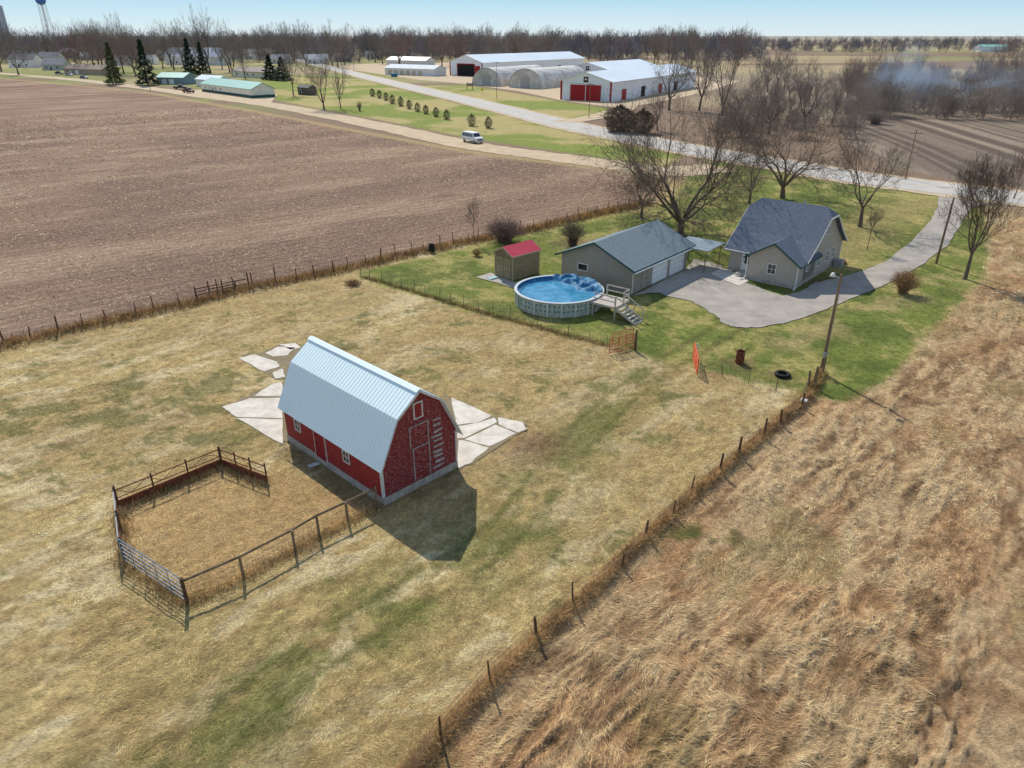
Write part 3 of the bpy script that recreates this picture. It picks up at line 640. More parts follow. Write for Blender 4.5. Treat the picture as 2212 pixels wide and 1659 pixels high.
rbm.build('roof_ribs',mat('roof_rib',c(214,236,238),.5,.05,1,spec=.5),roof)
cap=MB()
for s in (-1,1): cap.slab([(BW/2,y0-.02,5.73),(BW/2,y1+.02,5.73),(BW/2+s*.22,y1+.02,5.60),(BW/2+s*.22,y0-.02,5.60)],.03)
cap.build('ridge_cap',M_barnroof,roof)
fc=MB()
for pr in (RP,RPm):
    for (xa,za),(xb,zb) in zip(pr[:-1],pr[1:]):
        fc.ext([(xa,y0-.025,za+.01),(xb,y0-.025,zb+.01),(xb,y0-.025,zb-.13),(xa,y0-.025,za-.13)],(0,.02,0))
fc.build('fascia',M_dirtwhite,bt)
MB().box(-.03,-.03,.44,.1,-.004,2.3).build('corner_board',M_dirtwhite,bt); MB().box(-.03,0,.44,-.004,.1,2.25).build('corner_board',M_dirtwhite,bt); MB().box(BW-.06,-.03,.44,BW+.03,-.004,2.3).build('corner_board',M_dirtwhite,bt)
window(bt,(0,3.0,1.55),Y1,nL,.62,.75,M_dirtwhite); window(bt,(0,7.7,1.55),Y1,nL,.62,.75,M_dirtwhite)
door(bt,(0,5.45,1.28),Y1,nL,1.0,1.95,mat('red_side_door',(.27,.014,.018),.7,.3,3,.3,wave=('Y',.18),wdark=.6),M_red,'plain red side door',b=.07)
for yy in (4.92,5.98): MB().ob((0,yy,1.28),Y1,nL,.04,1.95,.065).build('door_trim',M_dirtwhite,bt)
M_fr=mat('dull_white_frame',c(204,192,186),.85,.35,7,col2=c(150,50,48),lo=.5,hi=.66)
door(bt,(2.5,0,1.42),X1,nF,1.08,1.95,M_redpeel,M_fr,'lower gable door',b=.06)
door(bt,(2.42,0,3.05),X1,nF,1.2,1.2,M_redpeel,M_fr,'upper loft door',b=.06)
lo=MB(); lo.ob((2.2,0,4.45),X1,nF,.07,.8,.05); lo.ob((2.72,0,4.45),X1,nF,.07,.8,.05); lo.ob((2.46,0,4.86),X1,nF,.6,.07,.05); lo.ob((2.46,0,4.02),X1,nF,.6,.06,.05)
l_=lo.build('loft_hatch',M_dirtwhite,bt); MB().ob((2.46,-.004,4.43),X1,nF,.45,.76,.014).build('panel',M_red,l_)
rd=random.Random(9); M_rung=mat('worn_white_board',c(220,212,206),.85,.3,7,stretch=(1,1,3),col2=c(140,70,66),lo=.48,hi=.62)
for k in range(10):
    a_=rd.uniform(-.12,.12); MB().ob((3.6+rd.uniform(-.09,.09),-.002,.75+k*.3+rd.uniform(-.04,.04)),Vector((math.cos(a_),0,math.sin(a_))),nF,rd.uniform(.42,.78),rd.uniform(.09,.15),.05).build('ladder_rung',M_rung,bt)
MB().tube((-.35,-.1,0),(-.35,-.1,.5),.05).build('pipe',M_wood,bt)
# ---------------------------------------------------------------- generic gable block
def gable(par,x0,x1,y0,y1,ev,rd_,wm,rm_,ax='x',oh=.4,base=True,th=.12,trim=None):
    if ax=='x':
        ym=(y0+y1)/2; MB().ext([(x0,y0,0),(x0,y1,0),(x0,y1,ev),(x0,ym,rd_),(x0,y0,ev)],(x1-x0,0,0)).build('wall',wm,par)
        k=(rd_-ev)/(ym-y0); r=MB(); z0=ev-oh*k+th+.01; zt=rd_+th+.01
        r.slab([(x0-oh,y0-oh,z0),(x1+oh,y0-oh,z0),(x1+oh,ym,zt),(x0-oh,ym,zt)],th); r.slab([(x0-oh,y1+oh,z0),(x1+oh,y1+oh,z0),(x1+oh,ym,zt),(x0-oh,ym,zt)],th)
        o=r.build('roof',rm_,par)
        if trim:
            t=MB()
            for xx in (x0-oh-.03,x1+oh):
                for yy in (y0-oh,y1+oh): t.ext([(xx,yy,z0+.02),(xx,ym,zt+.02),(xx,ym,zt-.15),(xx,yy,z0-.15)],(.03,0,0))
            for yy in (y0-oh-.03,y1+oh): t.box(x0-oh,yy,z0-.15,x1+oh,yy+.03,z0+.0)
            t.build('fascia',trim,par)
    else:
        xm=(x0+x1)/2; MB().ext([(x0,y0,0),(x1,y0,0),(x1,y0,ev),(xm,y0,rd_),(x0,y0,ev)],(0,y1-y0,0)).build('wall',wm,par)
        k=(rd_-ev)/(xm-x0); r=MB(); z0=ev-oh*k+th+.01; zt=rd_+th+.01
        r.slab([(x0-oh,y0-oh,z0),(x0-oh,y1+oh,z0),(xm,y1+oh,zt),(xm,y0-oh,zt)],th); r.slab([(x1+oh,y0-oh,z0),(x1+oh,y1+oh,z0),(xm,y1+oh,zt),(xm,y0-oh,zt)],th)
        o=r.build('roof',rm_,par)
        if trim:
            t=MB()
            for yy in (y0-oh-.03,y1+oh):
                for xx in (x0-oh,x1+oh): t.ext([(xx,yy,z0+.02),(xm,yy,zt+.02),(xm,yy,zt-.2),(xx,yy,z0-.2)],(0,.03,0))
            for xx in (x0-oh-.03,x1+oh): t.box(xx,y0-oh,z0-.2,xx+.03,y1+oh,z0)
            t.build('fascia',trim,par)
    return o
G=P(1362,637); g=thing('garage','low taupe two door garage with grey shingle roof and green trim','garage',(G[0],G[1],0),R(49.9))
gable(g,0,10.5,0,7.75,2.45,4.1,M_garagewall,M_shingle2,'x',.5,trim=M_greentrim)
window(g,(0,5.3,1.55),Y1,nL,1.15,.7,cross=False)
M_gd=mat('white_garage_door',c(240,240,236),.6,.04,1,wave=('Z',.53),wdark=.8)
for xx in (5.0,8.3): door(g,(xx,0,1.12),X1,nF,2.8,2.2,M_gd,M_white,'white overhead garage door',b=.12)
door(g,(2.2,0,1.05),X1,nF,1.0,2.1,M_garagewall,M_garagewall,b=.08)
MB().tube((-.5,-.6,2.2),(11,-.6,2.2),.07).build('gutter',M_white,g); MB().tube((.05,-.08,2.2),(.05,-.08,.1),.045).build('downspout',M_white,g)
G=P(1715,625); h=thing('farmhouse','beige one and a half storey farmhouse with steep dark shingle roof','house',(G[0],G[1],0),R(48.9))
# main block: steep roof whose slopes flatten towards the eaves, ridge end clipped by a small hip
wp=[(1.6,2.5),(3.3,3.62),(5.75,5.72),(7.25,5.72),(9.7,3.62),(11.4,2.5)]
MB().ext([(1.6,0,0)]+[(x,0,z) for x,z in wp]+[(11.4,0,0)],(0,7.3,0)).build('wall',M_housewall,h)
rp=[(1.12,2.3),(3.22,3.72),(6.5,6.42)]; rm=MB(); ya,yb=-.45,7.75; hip=.85
for sgn in (1,-1):
    X=lambda x: x if sgn>0 else 13-x
    rm.slab([(X(rp[0][0]),ya,rp[0][1]),(X(rp[0][0]),yb,rp[0][1]),(X(rp[1][0]),yb,rp[1][1]),(X(rp[1][0]),ya,rp[1][1])],.12)
    xm_,zm_=5.55,rp[1][1]+(5.55-rp[1][0])*(6.42-rp[1][1])/(6.5-rp[1][0])
    rm.slab([(X(rp[1][0]),ya,rp[1][1]),(X(xm_),ya,zm_),(X(6.5),ya+hip,6.42),(X(6.5),yb-hip,6.42),(X(xm_),yb,zm_),(X(rp[1][0]),yb,rp[1][1])],.12)
for y_e,y_r in ((ya,ya+hip),(yb,yb-hip)): rm.slab([(xm_,y_e,zm_),(13-xm_,y_e,zm_),(6.5,y_r,6.42)],.1)
rm.build('roof',M_shingle,h)
ft=MB()
for yy in (ya-.03,yb):
    for sgn in (1,-1):
        X=lambda x: x if sgn>0 else 13-x
        for (x_a,z_a),(x_b,z_b) in (((1.12,2.3),(3.22,3.72)),((3.22,3.72),(xm_,zm_))): ft.ext([(X(x_a),yy,z_a+.01),(X(x_b),yy,z_b+.01),(X(x_b),yy,z_b-.16),(X(x_a),yy,z_a-.16)],(0,.03,0))
    ft.box(xm_,yy,zm_-.16,13-xm_,yy+.03,zm_)
ft.build('fascia',M_white,h)
wr=gable(h,0,4.6,0,4.65,2.35,3.85,M_housewall,M_shingle,'x',.4,trim=M_greentrim); wr['label']='lower wing roof'
MB().box(-.05,-.05,-.2,5,4.7,.35).build('foundation',M_block,h)
MB().box(1.55,-.048,-.2,11.45,7.35,.348).build('foundation',M_block,h)
window(h,(0,2.35,1.45),Y1,nL,.85,1.0)
for x_,z_,w_,h_ in ((2.6,1.5,.7,.8),(5.4,1.55,.75,1.1),(7.6,1.55,.8,1.1),(9.2,1.55,.8,1.1)): window(h,(x_,0,z_),X1,nF,w_,h_)
window(h,(6.5,0,4.3),X1,nF,.7,.9)
o=door(h,(1.6,5.45,1.3),Y1,nL,1.1,2.15,M_white,M_white,'white front door',b=.1)
MB().ob((1.55,5.45,1.55),Y1,nL,.5,1.1,.02).build('pane',M_glass,o)
MB().box(.6,4.8,0,1.55,6.1,.2).build('step',M_conc,h)
gu=lambda *pts:[MB().tube(a,b,.055).build('downspout',M_white,h) for a,b in zip(pts[:-1],pts[1:])]
for pts in (((-.12,-.1,2.2),(-.12,-.1,.25),(-.7,-.2,.08)),((-.12,4.72,2.2),(-.12,4.72,.25),(-.9,4.9,.08)),((11.3,-.1,2.3),(11.3,-.1,.2))): gu(*pts)
MB().tube((1.05,5.1,2.2),(1.05,7.7,2.2),.06).build('gutter',M_white,h)
MB().tube((8.2,3.2,4.6),(8.2,3.2,6.4),.08).build('vent_pipe',M_rim,h)
MB().box(9.6,-.95,0,10.5,-.15,.7).build('air_conditioner',mat('grey_unit',c(150,150,146),.6,.1,5),h)
G=P(1520,590); cn=thing('patio_canopy','light metal canopy on posts between garage and house','canopy',(G[0],G[1],0),R(49))
for x_,y_ in ((0,0),(3.1,0),(0,3.4),(3.1,3.4)): MB().tube((x_,y_,0),(x_,y_,2.3),.05).build('post',M_wood,cn)
MB().slab([(-.3,-.3,2.3),(3.4,-.3,2.4),(3.4,3.7,2.4),(-.3,3.7,2.3)],.06).build('roof',mat('pale_corrugated_canopy',c(140,154,160),.5,.12,2,wave=('X',.36),wdark=.6),cn)
G=P(1107,608); s_=thing('garden_shed','small tan wooden shed with red metal roof','shed',(G[0],G[1],.06),R(43))
gable(s_,0,3.6,0,2.5,2.35,3.0,M_shedwall,M_redroof,'x',.12,th=.05,trim=M_shedtrim)
rb2=MB()
for k in range(12):
    for sgn in (0,1):
        xx=-.1+k*.33; ya,yb=(-.12,1.25) if not sgn else (2.62,1.25)
        rb2.ext([(xx,ya,2.345),(xx,yb,3.06),(xx,yb,3.09),(xx,ya,2.375)],(.04,0,0))
rb2.build('roof_ribs',mat('red_rib',c(190,60,74),.5,.05,1),s_)
for y_ in (0,2.42): MB().ob((0,y_+.04,1.15),Y1,nL,.09,2.3,.02).build('corner_board',M_shedtrim,s_)
for x_ in (.04,3.56): MB().ob((x_,0,1.15),X1,nF,.09,2.3,.02).build('corner_board',M_shedtrim,s_)
for y_ in (.72,1.72):
    d_=MB().ob((0,y_,1.05),Y1,nL,.88,1.85,.03).build('door',M_shedwall,s_)
    f=MB()
    for sg in (-1,1): f.ob((-.03,y_+sg*.4,1.05),Y1,nL,.08,1.85,.02)
    for z_ in (.17,1.05,1.93): f.ob((-.03,y_,z_),Y1,nL,.72,.08,.02)
    f.add([(-.045,y_-.36,.22),(-.045,y_-.28,.22),(-.045,y_+.36,1.0),(-.045,y_+.28,1.0)],[(0,1,2,3)])
    f.build('brace',M_shedtrim,d_)
# ---------------------------------------------------------------- pool
G=(.194*H,2.80*H); PR=3.75
p_=thing('swimming_pool','round above ground pool with blue cover and water','pool',(G[0],G[1],0))
wl=MB().lathe([(PR,0),(PR,1.24)],64); nw=len(wl.f)
for k in range(20):
    for z_ in (.5,.9):
        a=2*math.pi*(k+.5)/20
        for j_ in (-.3,0,.3):
            aa=a+j_*.35; n_=Vector((math.cos(aa),math.sin(aa),0)); t_=Vector((-math.sin(aa),math.cos(aa),0)); cc_=n_*(PR+.008)+Z*z_
            wl.add([cc_-t_*.12,cc_-Z*.13,cc_+t_*.12,cc_+Z*.13],[(0,1,2,3)])
wo=wl.build('wall',mat('pool_wall',c(160,176,170),.6,.35,5,col2=c(206,206,190)),p_); wo.data.materials.append(mat('pool_pattern',c(96,140,132),.7,.2,5))
for k in range(nw,len(wo.data.polygons)): wo.data.polygons[k].material_index=1
MB().lathe([(PR-.05,1.24),(PR-.05,.75)],64).build('liner',mat('blue_liner',c(40,120,175),.4,.1,2),p_,True)
for k in range(20):
    a=2*math.pi*k/20; t_=Vector((-math.sin(a),math.cos(a),0)); n_=Vector((math.cos(a),math.sin(a),0))
    MB().ob(n_*(PR+.004)+Z*.62,t_,n_,.14,1.22,.07).build('upright',mat('white_pool_upright',c(206,208,204),.6,.15,5),p_)
MB().lathe([(PR-.12,1.25),(PR-.12,1.3),(PR+.14,1.3),(PR+.14,1.24),(PR-.12,1.25)],64).build('rim',mat('pool_rim',c(190,196,198),.5,.1,3),p_)
nr_,na_=44,120; ri=np.linspace(0,PR-.07,nr_); ai=np.linspace(0,2*np.pi,na_,endpoint=False)
RI,AI=np.meshgrid(ri,ai,indexing='ij'); xx=(RI*np.cos(AI)).ravel(); yy=(RI*np.sin(AI)).ravel()
sag=.86+.26*ss(.78,1,RI.ravel()/PR); rm2=ss(-.1,.7,(xx*.8+yy*.6)-1.9+.9*(fbm(xx*.9+9,yy*.9,3,52)-.5))
fold=1-np.abs(2*fbm(xx*1.0+3,yy*1.0,3,50)-1)
zz=sag+rm2*(.10+.5*fold**2); zz=np.minimum(zz,1.32+rm2*.25*fold)
i=np.arange(nr_-1)[:,None]; j=np.arange(na_)[None,:]; j2=(j+1)%na_
q=np.stack([i*na_+j,(i+1)*na_+j,(i+1)*na_+j2,i*na_+j2],-1).reshape(-1,4)
me=npmesh('cover',np.stack([xx,yy,zz],1),[q]); me.polygons.foreach_set('use_smooth',np.ones(len(q),bool))
link('cover',me,mat('blue_tarp',c(30,96,142),.6,.3,2.5,.2,col2=c(70,142,180),spec=.25),p_)
MB().lathe([(0.001,.93),(PR*.86,.93)],48).build('water',mat('pool_water',c(60,142,182),.12,.2,1.1,.06,col2=c(96,168,202),spec=.5,lo=.4,hi=.7),p_)
dk=thing('pool_deck','weathered grey wooden deck with railing and stairs beside the pool','deck',(.386*H,2.672*H,0),R(-38))
pt=MB()
for k in range(16): pt.box(-1.5,-1.2+k*.15,1.12,1.3,-1.2+k*.15+.138,1.16)
pt.box(-1.4,-1.18,.98,1.28,-1.12,1.118); pt.box(-1.4,1.1,.98,1.28,1.16,1.118); pt.box(1.24,-1.1,.98,1.29,1.1,1.118)
M_deck=mat('weathered_deck',c(190,180,166),.9,.3,4,.3,stretch=(.5,3,3)); pt.build('platform',M_deck,dk)
for x_,y_ in ((-.9,-1.1),(1.2,-1.1),(1.2,1.1),(-.9,1.1)): MB().box(x_-.05,y_-.05,0,x_+.05,y_+.05,2.05 if not (x_<0 and y_<0) else 1.1).build('post',M_deck,dk)
rl=MB()
for z_ in (1.55,2.0):
    rl.box(-.85,1.08,z_,1.15,1.13,z_+.09); rl.box(1.2,.25,z_,1.25,1.05,z_+.09)
rl.box(1.17,.2,1.16,1.26,.29,2.05); rl.box(-.85,-1.13,1.9,1.15,-1.08,1.99); rl.box(-.85,-1.13,1.5,1.15,-1.08,1.59); rl.build('railing',M_deck,dk)
for k in range(6):
    MB().box(1.32+k*.3,-1.05,.93-k*.18,1.64+k*.3,.15,.97-k*.18).build('step',M_deck,dk)
for y_ in (-1.1,.16):
    sr=MB(); sr.ext([(1.3,y_,.86),(3.0,y_,-.0),(3.2,y_,.08),(1.3,y_,1.08)],(0,.045,0))
    sr.ext([(1.25,y_,1.95),(3.1,y_,.95),(3.1,y_,1.04),(1.25,y_,2.04)],(0,.045,0)); sr.box(3.05,y_,0,3.13,y_+.07,1.02); sr.box(2.2,y_,.5,2.28,y_+.06,1.5)
    sr.build('stair_rail',M_deck,dk)
# ---------------------------------------------------------------- fences
def polyline_pts(line,sp,jit=0,seed=1):
    rd=random.Random(seed); out=[]; carry=0
    for a,b in zip(line[:-1],line[1:]):
        a=Vector(a);b=Vector(b); L=(b-a).length; t=carry
        while t<L: out.append(a.lerp(b,t/L)+Vector((rd.gauss(0,jit),rd.gauss(0,jit)))); t+=sp*rd.uniform(1-jit*2,1+jit*2)
        carry=t-L
    return out
def fence(name,label,line,sp,hh,rows,pm,pr=.06,seed=1,mesh=False,jit=.08):
    ps=polyline_pts(line,sp,jit,seed); o0=ps[0]; f=thing(name,label,'fence',(o0[0],o0[1],0)); rd=random.Random(seed); tops=[]
    for p in ps:
        z0=tz(p); l=Vector((p[0]-o0[0],p[1]-o0[1],z0)); hp=hh*rd.uniform(.75,1.2); tp=l+Vector((rd.gauss(0,.07),rd.gauss(0,.07),hp)); r=pr*rd.uniform(.6,1.3)
        MB().tube(l-Z*.2,tp,r,r*.9,6).build('post',pm,f); tops.append((l,tp))
    w=MB()
    for (a,at_),(b,bt_) in zip(tops[:-1],tops[1:]):
        for k in rows:
            q0=a.lerp(at_,k);q1=b.lerp(bt_,k); w.tube(q0,q1,.009,None,3,False)
        if mesh:
            L=(b-a).length; n=int(L/.3)
            for m_ in range(1,n):
                t=m_/n; w.tube(a.lerp(b,t)+Z*.05,at_.lerp(bt_,t)*.98+a.lerp(b,t)*.02,.005,None,3,False)
    w.build('wire',M_wire,f); return f
fence('wire_fence','old post and wire fence along the brown stubble field',FENCE_L,1.9,1.2,(.3,.6,.92),M_darkwood,.06,1)
fence('wire_fence','sagging fence with leaning posts running along the rough field at right',FENCE_R,2.7,.95,(.35,.65,.93),M_darkwood,.055,2,jit=.12)
fence('wire_fence','thin mesh fence between the pasture and the pool lawn',FENCE_Y,1.5,1.05,(.1,.35,.6,.95),M_wire,.03,3,mesh=True)
fence('wire_fence','short wire fence between the red gate and the light pole',FENCE_Y2,1.8,1.0,(.3,.6,.95),M_wire,.03,4,mesh=True)
def post_at(px,py,top,label,m=M_post,r=.08):
    G=P(px,py); o=MB().tube((0,0,-.2),(0,0,hgt(G,top)),r,r*.9,8).build('fence_post',m); o.location=(G[0],G[1],tz(G)); tag(o,label,'post')
post_at(1758,838,800,'thick wooden corner post left of the light pole',r=.1); post_at(1776,812,778,'short post touching the light pole',r=.07)
G0=P(425,648); G1=P(538,622); v=Vector((G1[0]-G0[0],G1[1]-G0[1])); g=thing('wooden_gate','broken dark wooden gate panel in the field fence','gate',(G0[0],G0[1],tz(G0)),math.atan2(v.y,v.x)); L=v.length
for k in range(5): MB().box(k*L/4-.05,-.05,-.1,k*L/4+.05,.05,.95+.25*((k*2)%3)).build('post',M_darkwood,g)
for k in range(3): MB().ext([(0,.055,.3+k*.3),(L*(.97-.2*(k==1)),.055,.36+k*.22),(L*(.97-.2*(k==1)),.055,.44+k*.22),(0,.055,.38+k*.3)],(0,.03,0)).build('rail',M_darkwood,g)
def panel(pa,pb,label,hh=1.1):
    a=Vector(P(*pa));b=Vector(P(*pb)); v=b-a; t=thing('pen_panel',label,'fence panel',(a.x,a.y,tz(a)),math.atan2(v.y,v.x)); L=v.length
    MB().tube((0,0,hh),(L,0,hh),.03).build('bar',M_rust,t); MB().tube((0,0,hh*.6),(L,0,hh*.6),.025).build('bar',M_rust,t)
    MB().box(0,-.02,0,L,.02,.5).build('plank',M_rust,t)
    n=max(3,int(L/.7)); tr=MB()
    for k in range(n):
        x0=L*k/n;x1=L*(k+1)/n; z0,z1=(hh*.6,hh) if k%2 else (hh,hh*.6); tr.tube((x0,0,z0),(x1,0,z1),.014,None,5)
    tr.build('lattice',M_rust,t)
    for k in range(4): MB().tube((L*k/3,.04,-.2),(L*k/3,.04,hh+.15),.045,None,6).build('post',M_darkwood,t)
panel((258,1100),(480,1008),'long rusty lattice panel at the back of the empty pen'); panel((480,1008),(577,1045),'short rusty lattice panel on the right of the pen back')
def rail_fence(line,label,m=M_wood,hh=1.15):
    ps=W(line); o0=ps[0]; t=thing('rail_fence',label,'fence',(o0[0],o0[1],0)); tt=[]
    for k,p in enumerate(ps):
        l=Vector((p[0]-o0[0],p[1]-o0[1],tz(p))); MB().tube(l-Z*.2,l+Z*(hh+.1*(k%2)),.07,.06,7).build('post',M_post,t); tt.append(l)
    for a,b in zip(tt[:-1],tt[1:]):
        d=(b-a).normalized(); n=Vector((-d.y,d.x,0)).normalized()*.08
        MB().ext([a+Z*(hh-.12)+n,b+Z*(hh-.12)+n,b+Z*hh+n,a+Z*hh+n],n*.4).build('rail',m,t)
    w=MB()
    for a,b in zip(tt[:-1],tt[1:]):
        for k in range(4): w.tube(a+Z*(.15+k*.22),b+Z*(.15+k*.22),.008,None,3,False)
        L=(b-a).length; n=int(L/.25)
        for k in range(1,n): w.tube(a.lerp(b,k/n)+Z*.1,a.lerp(b,k/n)+Z*.85,.005,None,3,False)
    w.build('wire_mesh',M_wire,t)
rail_fence([(405,1303),(527,1250),(638,1190),(690,1158),(752,1128),(815,1097)],'wooden rail fence with wire mesh from the pen gate to the barn')
a=Vector(P(256,1098));b=Vector(P(268,1212)); v=b-a; t=thing('pen_panel','pale metal board side of the pen above the blue gate','fence panel',(a.x,a.y,tz(a)),math.atan2(v.y,v.x))
MB().box(0,-.02,.92,v.length,.02,1.12).build('board',M_board,t); MB().box(0,-.02,.4,v.length,.02,.5).build('board',M_rust,t)
for k in range(3): MB().tube((v.length*k/2,.05,-.2),(v.length*k/2,.05,1.3),.05,None,6).build('post',M_darkwood,t)
def tube_gate(pa,pb,label,m,hh=1.25,bars=5,br=3,r=.028):
    a=Vector(P(*pa));b=Vector(P(*pb)); v=b-a; L=v.length; t=thing('tube_gate',label,'gate',(a.x,a.y,tz(a)),math.atan2(v.y,v.x))
    f=MB(); f.tube((0,0,.12),(0,0,hh),r); f.tube((L,0,.12),(L,0,hh),r); f.tube((0,0,hh),(L,0,hh),r); f.build('frame',m,t)
    for k in range(bars): MB().tube((0,0,.15+k*(hh-.3)/(bars-1)*.95),(L,0,.15+k*(hh-.3)/(bars-1)*.95),r*.85,None,6).build('bar',m,t)
    for k in range(1,br+1): MB().box(L*k/(br+1)-.025,-r*1.3,.12,L*k/(br+1)+.025,-r*.95,hh).build('brace',m,t)
    return t,L
t,L=tube_gate((270,1215),(403,1303),'blue grey tube gate at the front of the pen',M_gate,1.3,5,4,.024)
MB().tube((L+.08,0,-.2),(L+.08,0,1.35),.08).build('post',M_darkwood,t)
tube_gate((1316,766),(1368,756),'faded red tube gate left of the wheel tracks',M_redgate,1.3,5,2,.035)
tube_gate((1322,752),(1366,740),'second faded red tube gate just behind the first one',M_redgate,1.2,5,2,.03)
tube_gate((1496,776),(1505,812),'open orange red gate right of the wheel tracks',mat('orange_gate',c(220,92,48),.7,.15,4),1.3,5,2,.035)
post_at(1372,757,714,'tall post at the right end of the faded red gate',M_darkwood,.08)
post_at(1503,778,742,'white topped post behind the open orange red gate',M_dirtwhite,.06)
# ---------------------------------------------------------------- poles
def pole(px,py,top,label,lamp=False,cross=True,r=.13):
    G=P(px,py); hh=hgt(G,top); t=thing('utility_pole' if not lamp else 'light_pole',label,'pole',(G[0],G[1],0))
    MB().tube((0,0,-.2),(0,0,hh),r,r*.62,10).build('shaft',M_post,t)
    if lamp:
        MB().tube((0,0,hh-.25),(-.55,-.1,hh-.08),.025).build('arm',M_rim,t)
        MB().lathe([(.001,hh+.12),(.1,hh+.1),(.13,hh),(.2,hh-.12),(.001,hh-.13)],16,(-.6,-.1)).build('lamp',M_white,t,True)
        MB().box(-.14,-.2,1.2,.1,-.12,1.6).build('meter_box',mat('grey_unit',c(150,150,146),.6,.1,5),t)
        MB().tube((.1,-.1,0),(.1,-.1,hh*.8),.02,None,5).build('conduit',M_rim,t)
    elif cross:
        MB().box(-1.1,-.06,hh-.6,1.1,.06,hh-.48).build('crossarm',M_wood,t)
        for x_ in (-1,-.5,.5,1): MB().tube((x_,0,hh-.478),(x_,0,hh-.3),.04,None,6).build('insulator',M_white,t)
    return (G[0],G[1],hh)
pole(1773,805,592,'wooden yard light pole with white lamp on the fence corner',True,r=.12)
pole(2022,570,427,'bare leaning wooden pole beside the driveway',cross=False,r=.13)
q1=pole(1955,388,280,'thin utility pole between the road and the tilled field',r=.1); q0=pole(1272,256,178,'utility pole at the side road',r=.1); q2=pole(1073,214,132,'utility pole left of the two arched sheds',r=.1); q3=pole(765,152,98,'far utility pole where the paved road leaves'); pole(325,196,140,'utility pole in front of the dark evergreen')
pole(560,134,92,'distant utility pole near the far white house')
# ---------------------------------------------------------------- small yard things
G=P(1597,784); t=thing('burn_barrel','rusty brown burn barrel with sticks on the lawn','barrel',(G[0],G[1],0))
MB().lathe([(.3,0),(.31,.3),(.29,.32),(.31,.6),(.29,.62),(.3,.92),(.27,.92),(.27,.1),(.001,.1)],20).build('drum',M_rust,t)
rd=random.Random(4)
for k in range(9):
    a=rd.uniform(0,6.28); MB().tube((0,0,.5),(math.cos(a)*.6,math.sin(a)*.6,rd.uniform(1.1,1.5)),.02,.01,4).build('stick',M_darkwood,t)
G=P(1690,812); o=MB(); mj=24; vs=[];fs=[]
for k in range(mj):
    for m_ in range(8):
        a=2*math.pi*k/mj;b=2*math.pi*m_/8; r=.42+.13*math.cos(b); vs.append((r*math.cos(a),r*math.sin(a),.13+.12*math.sin(b)))
        fs.append((k*8+m_,((k+1)%mj)*8+m_,((k+1)%mj)*8+(m_+1)%8,k*8+(m_+1)%8))
o.add(vs,fs); o=o.build('old_tyre',M_tyre,None,True); o.location=(*G,0); tag(o,'black tyre fire ring on the lawn left of the light pole','tyre')
G=P(1815,568); o=MB().lathe([(.55,0),(.6,.25),(.5,.25),(.45,.15),(.001,.17)],18).build('planter',M_rust); o.location=(*G,0); tag(o,'round rusty planter beside the house corner','planter')
G=P(933,545); o=MB().lathe([(.3,0),(.33,.45),(.3,.9),(.27,.9),(.27,.6),(.001,.6)],16).build('rain_barrel',M_dark); o.location=(*G,0); tag(o,'small black barrel on the fence left of the shed','barrel')
G=P(1735,873); o=MB().lathe([(.001,.12),(.2,.1),(.24,0)],14).build('bucket_lid',M_white); o.location=(*G,tz(G)+.05); tag(o,'white round lid lying at the fence corner','lid')
G=P(678,1006); o=MB().box(-.3,-.15,0,.3,.15,.04).build('board',M_dirtwhite); o.location=(*G,.04); o.rotation_euler=(0,.08,.8); tag(o,'small white board lying outside the barn side door','board')
G=P(1065,602); o=MB().box(-.5,-.35,0,.5,.35,.05).box(-.5,-.35,.051,.5,-.3,.1).build('ramp',mat('pale_blue_ramp',c(150,180,190),.6,.1,3),None); o.location=(*G,.065); o.rotation_euler=(0,0,R(43)); tag(o,'pale blue ramp in front of the shed door','ramp')
shrub(762,616,604,52,'pile of dry brush in the pasture near the fence corner',mat('brush_pile',c(150,116,84),1,.2,2),20,24)
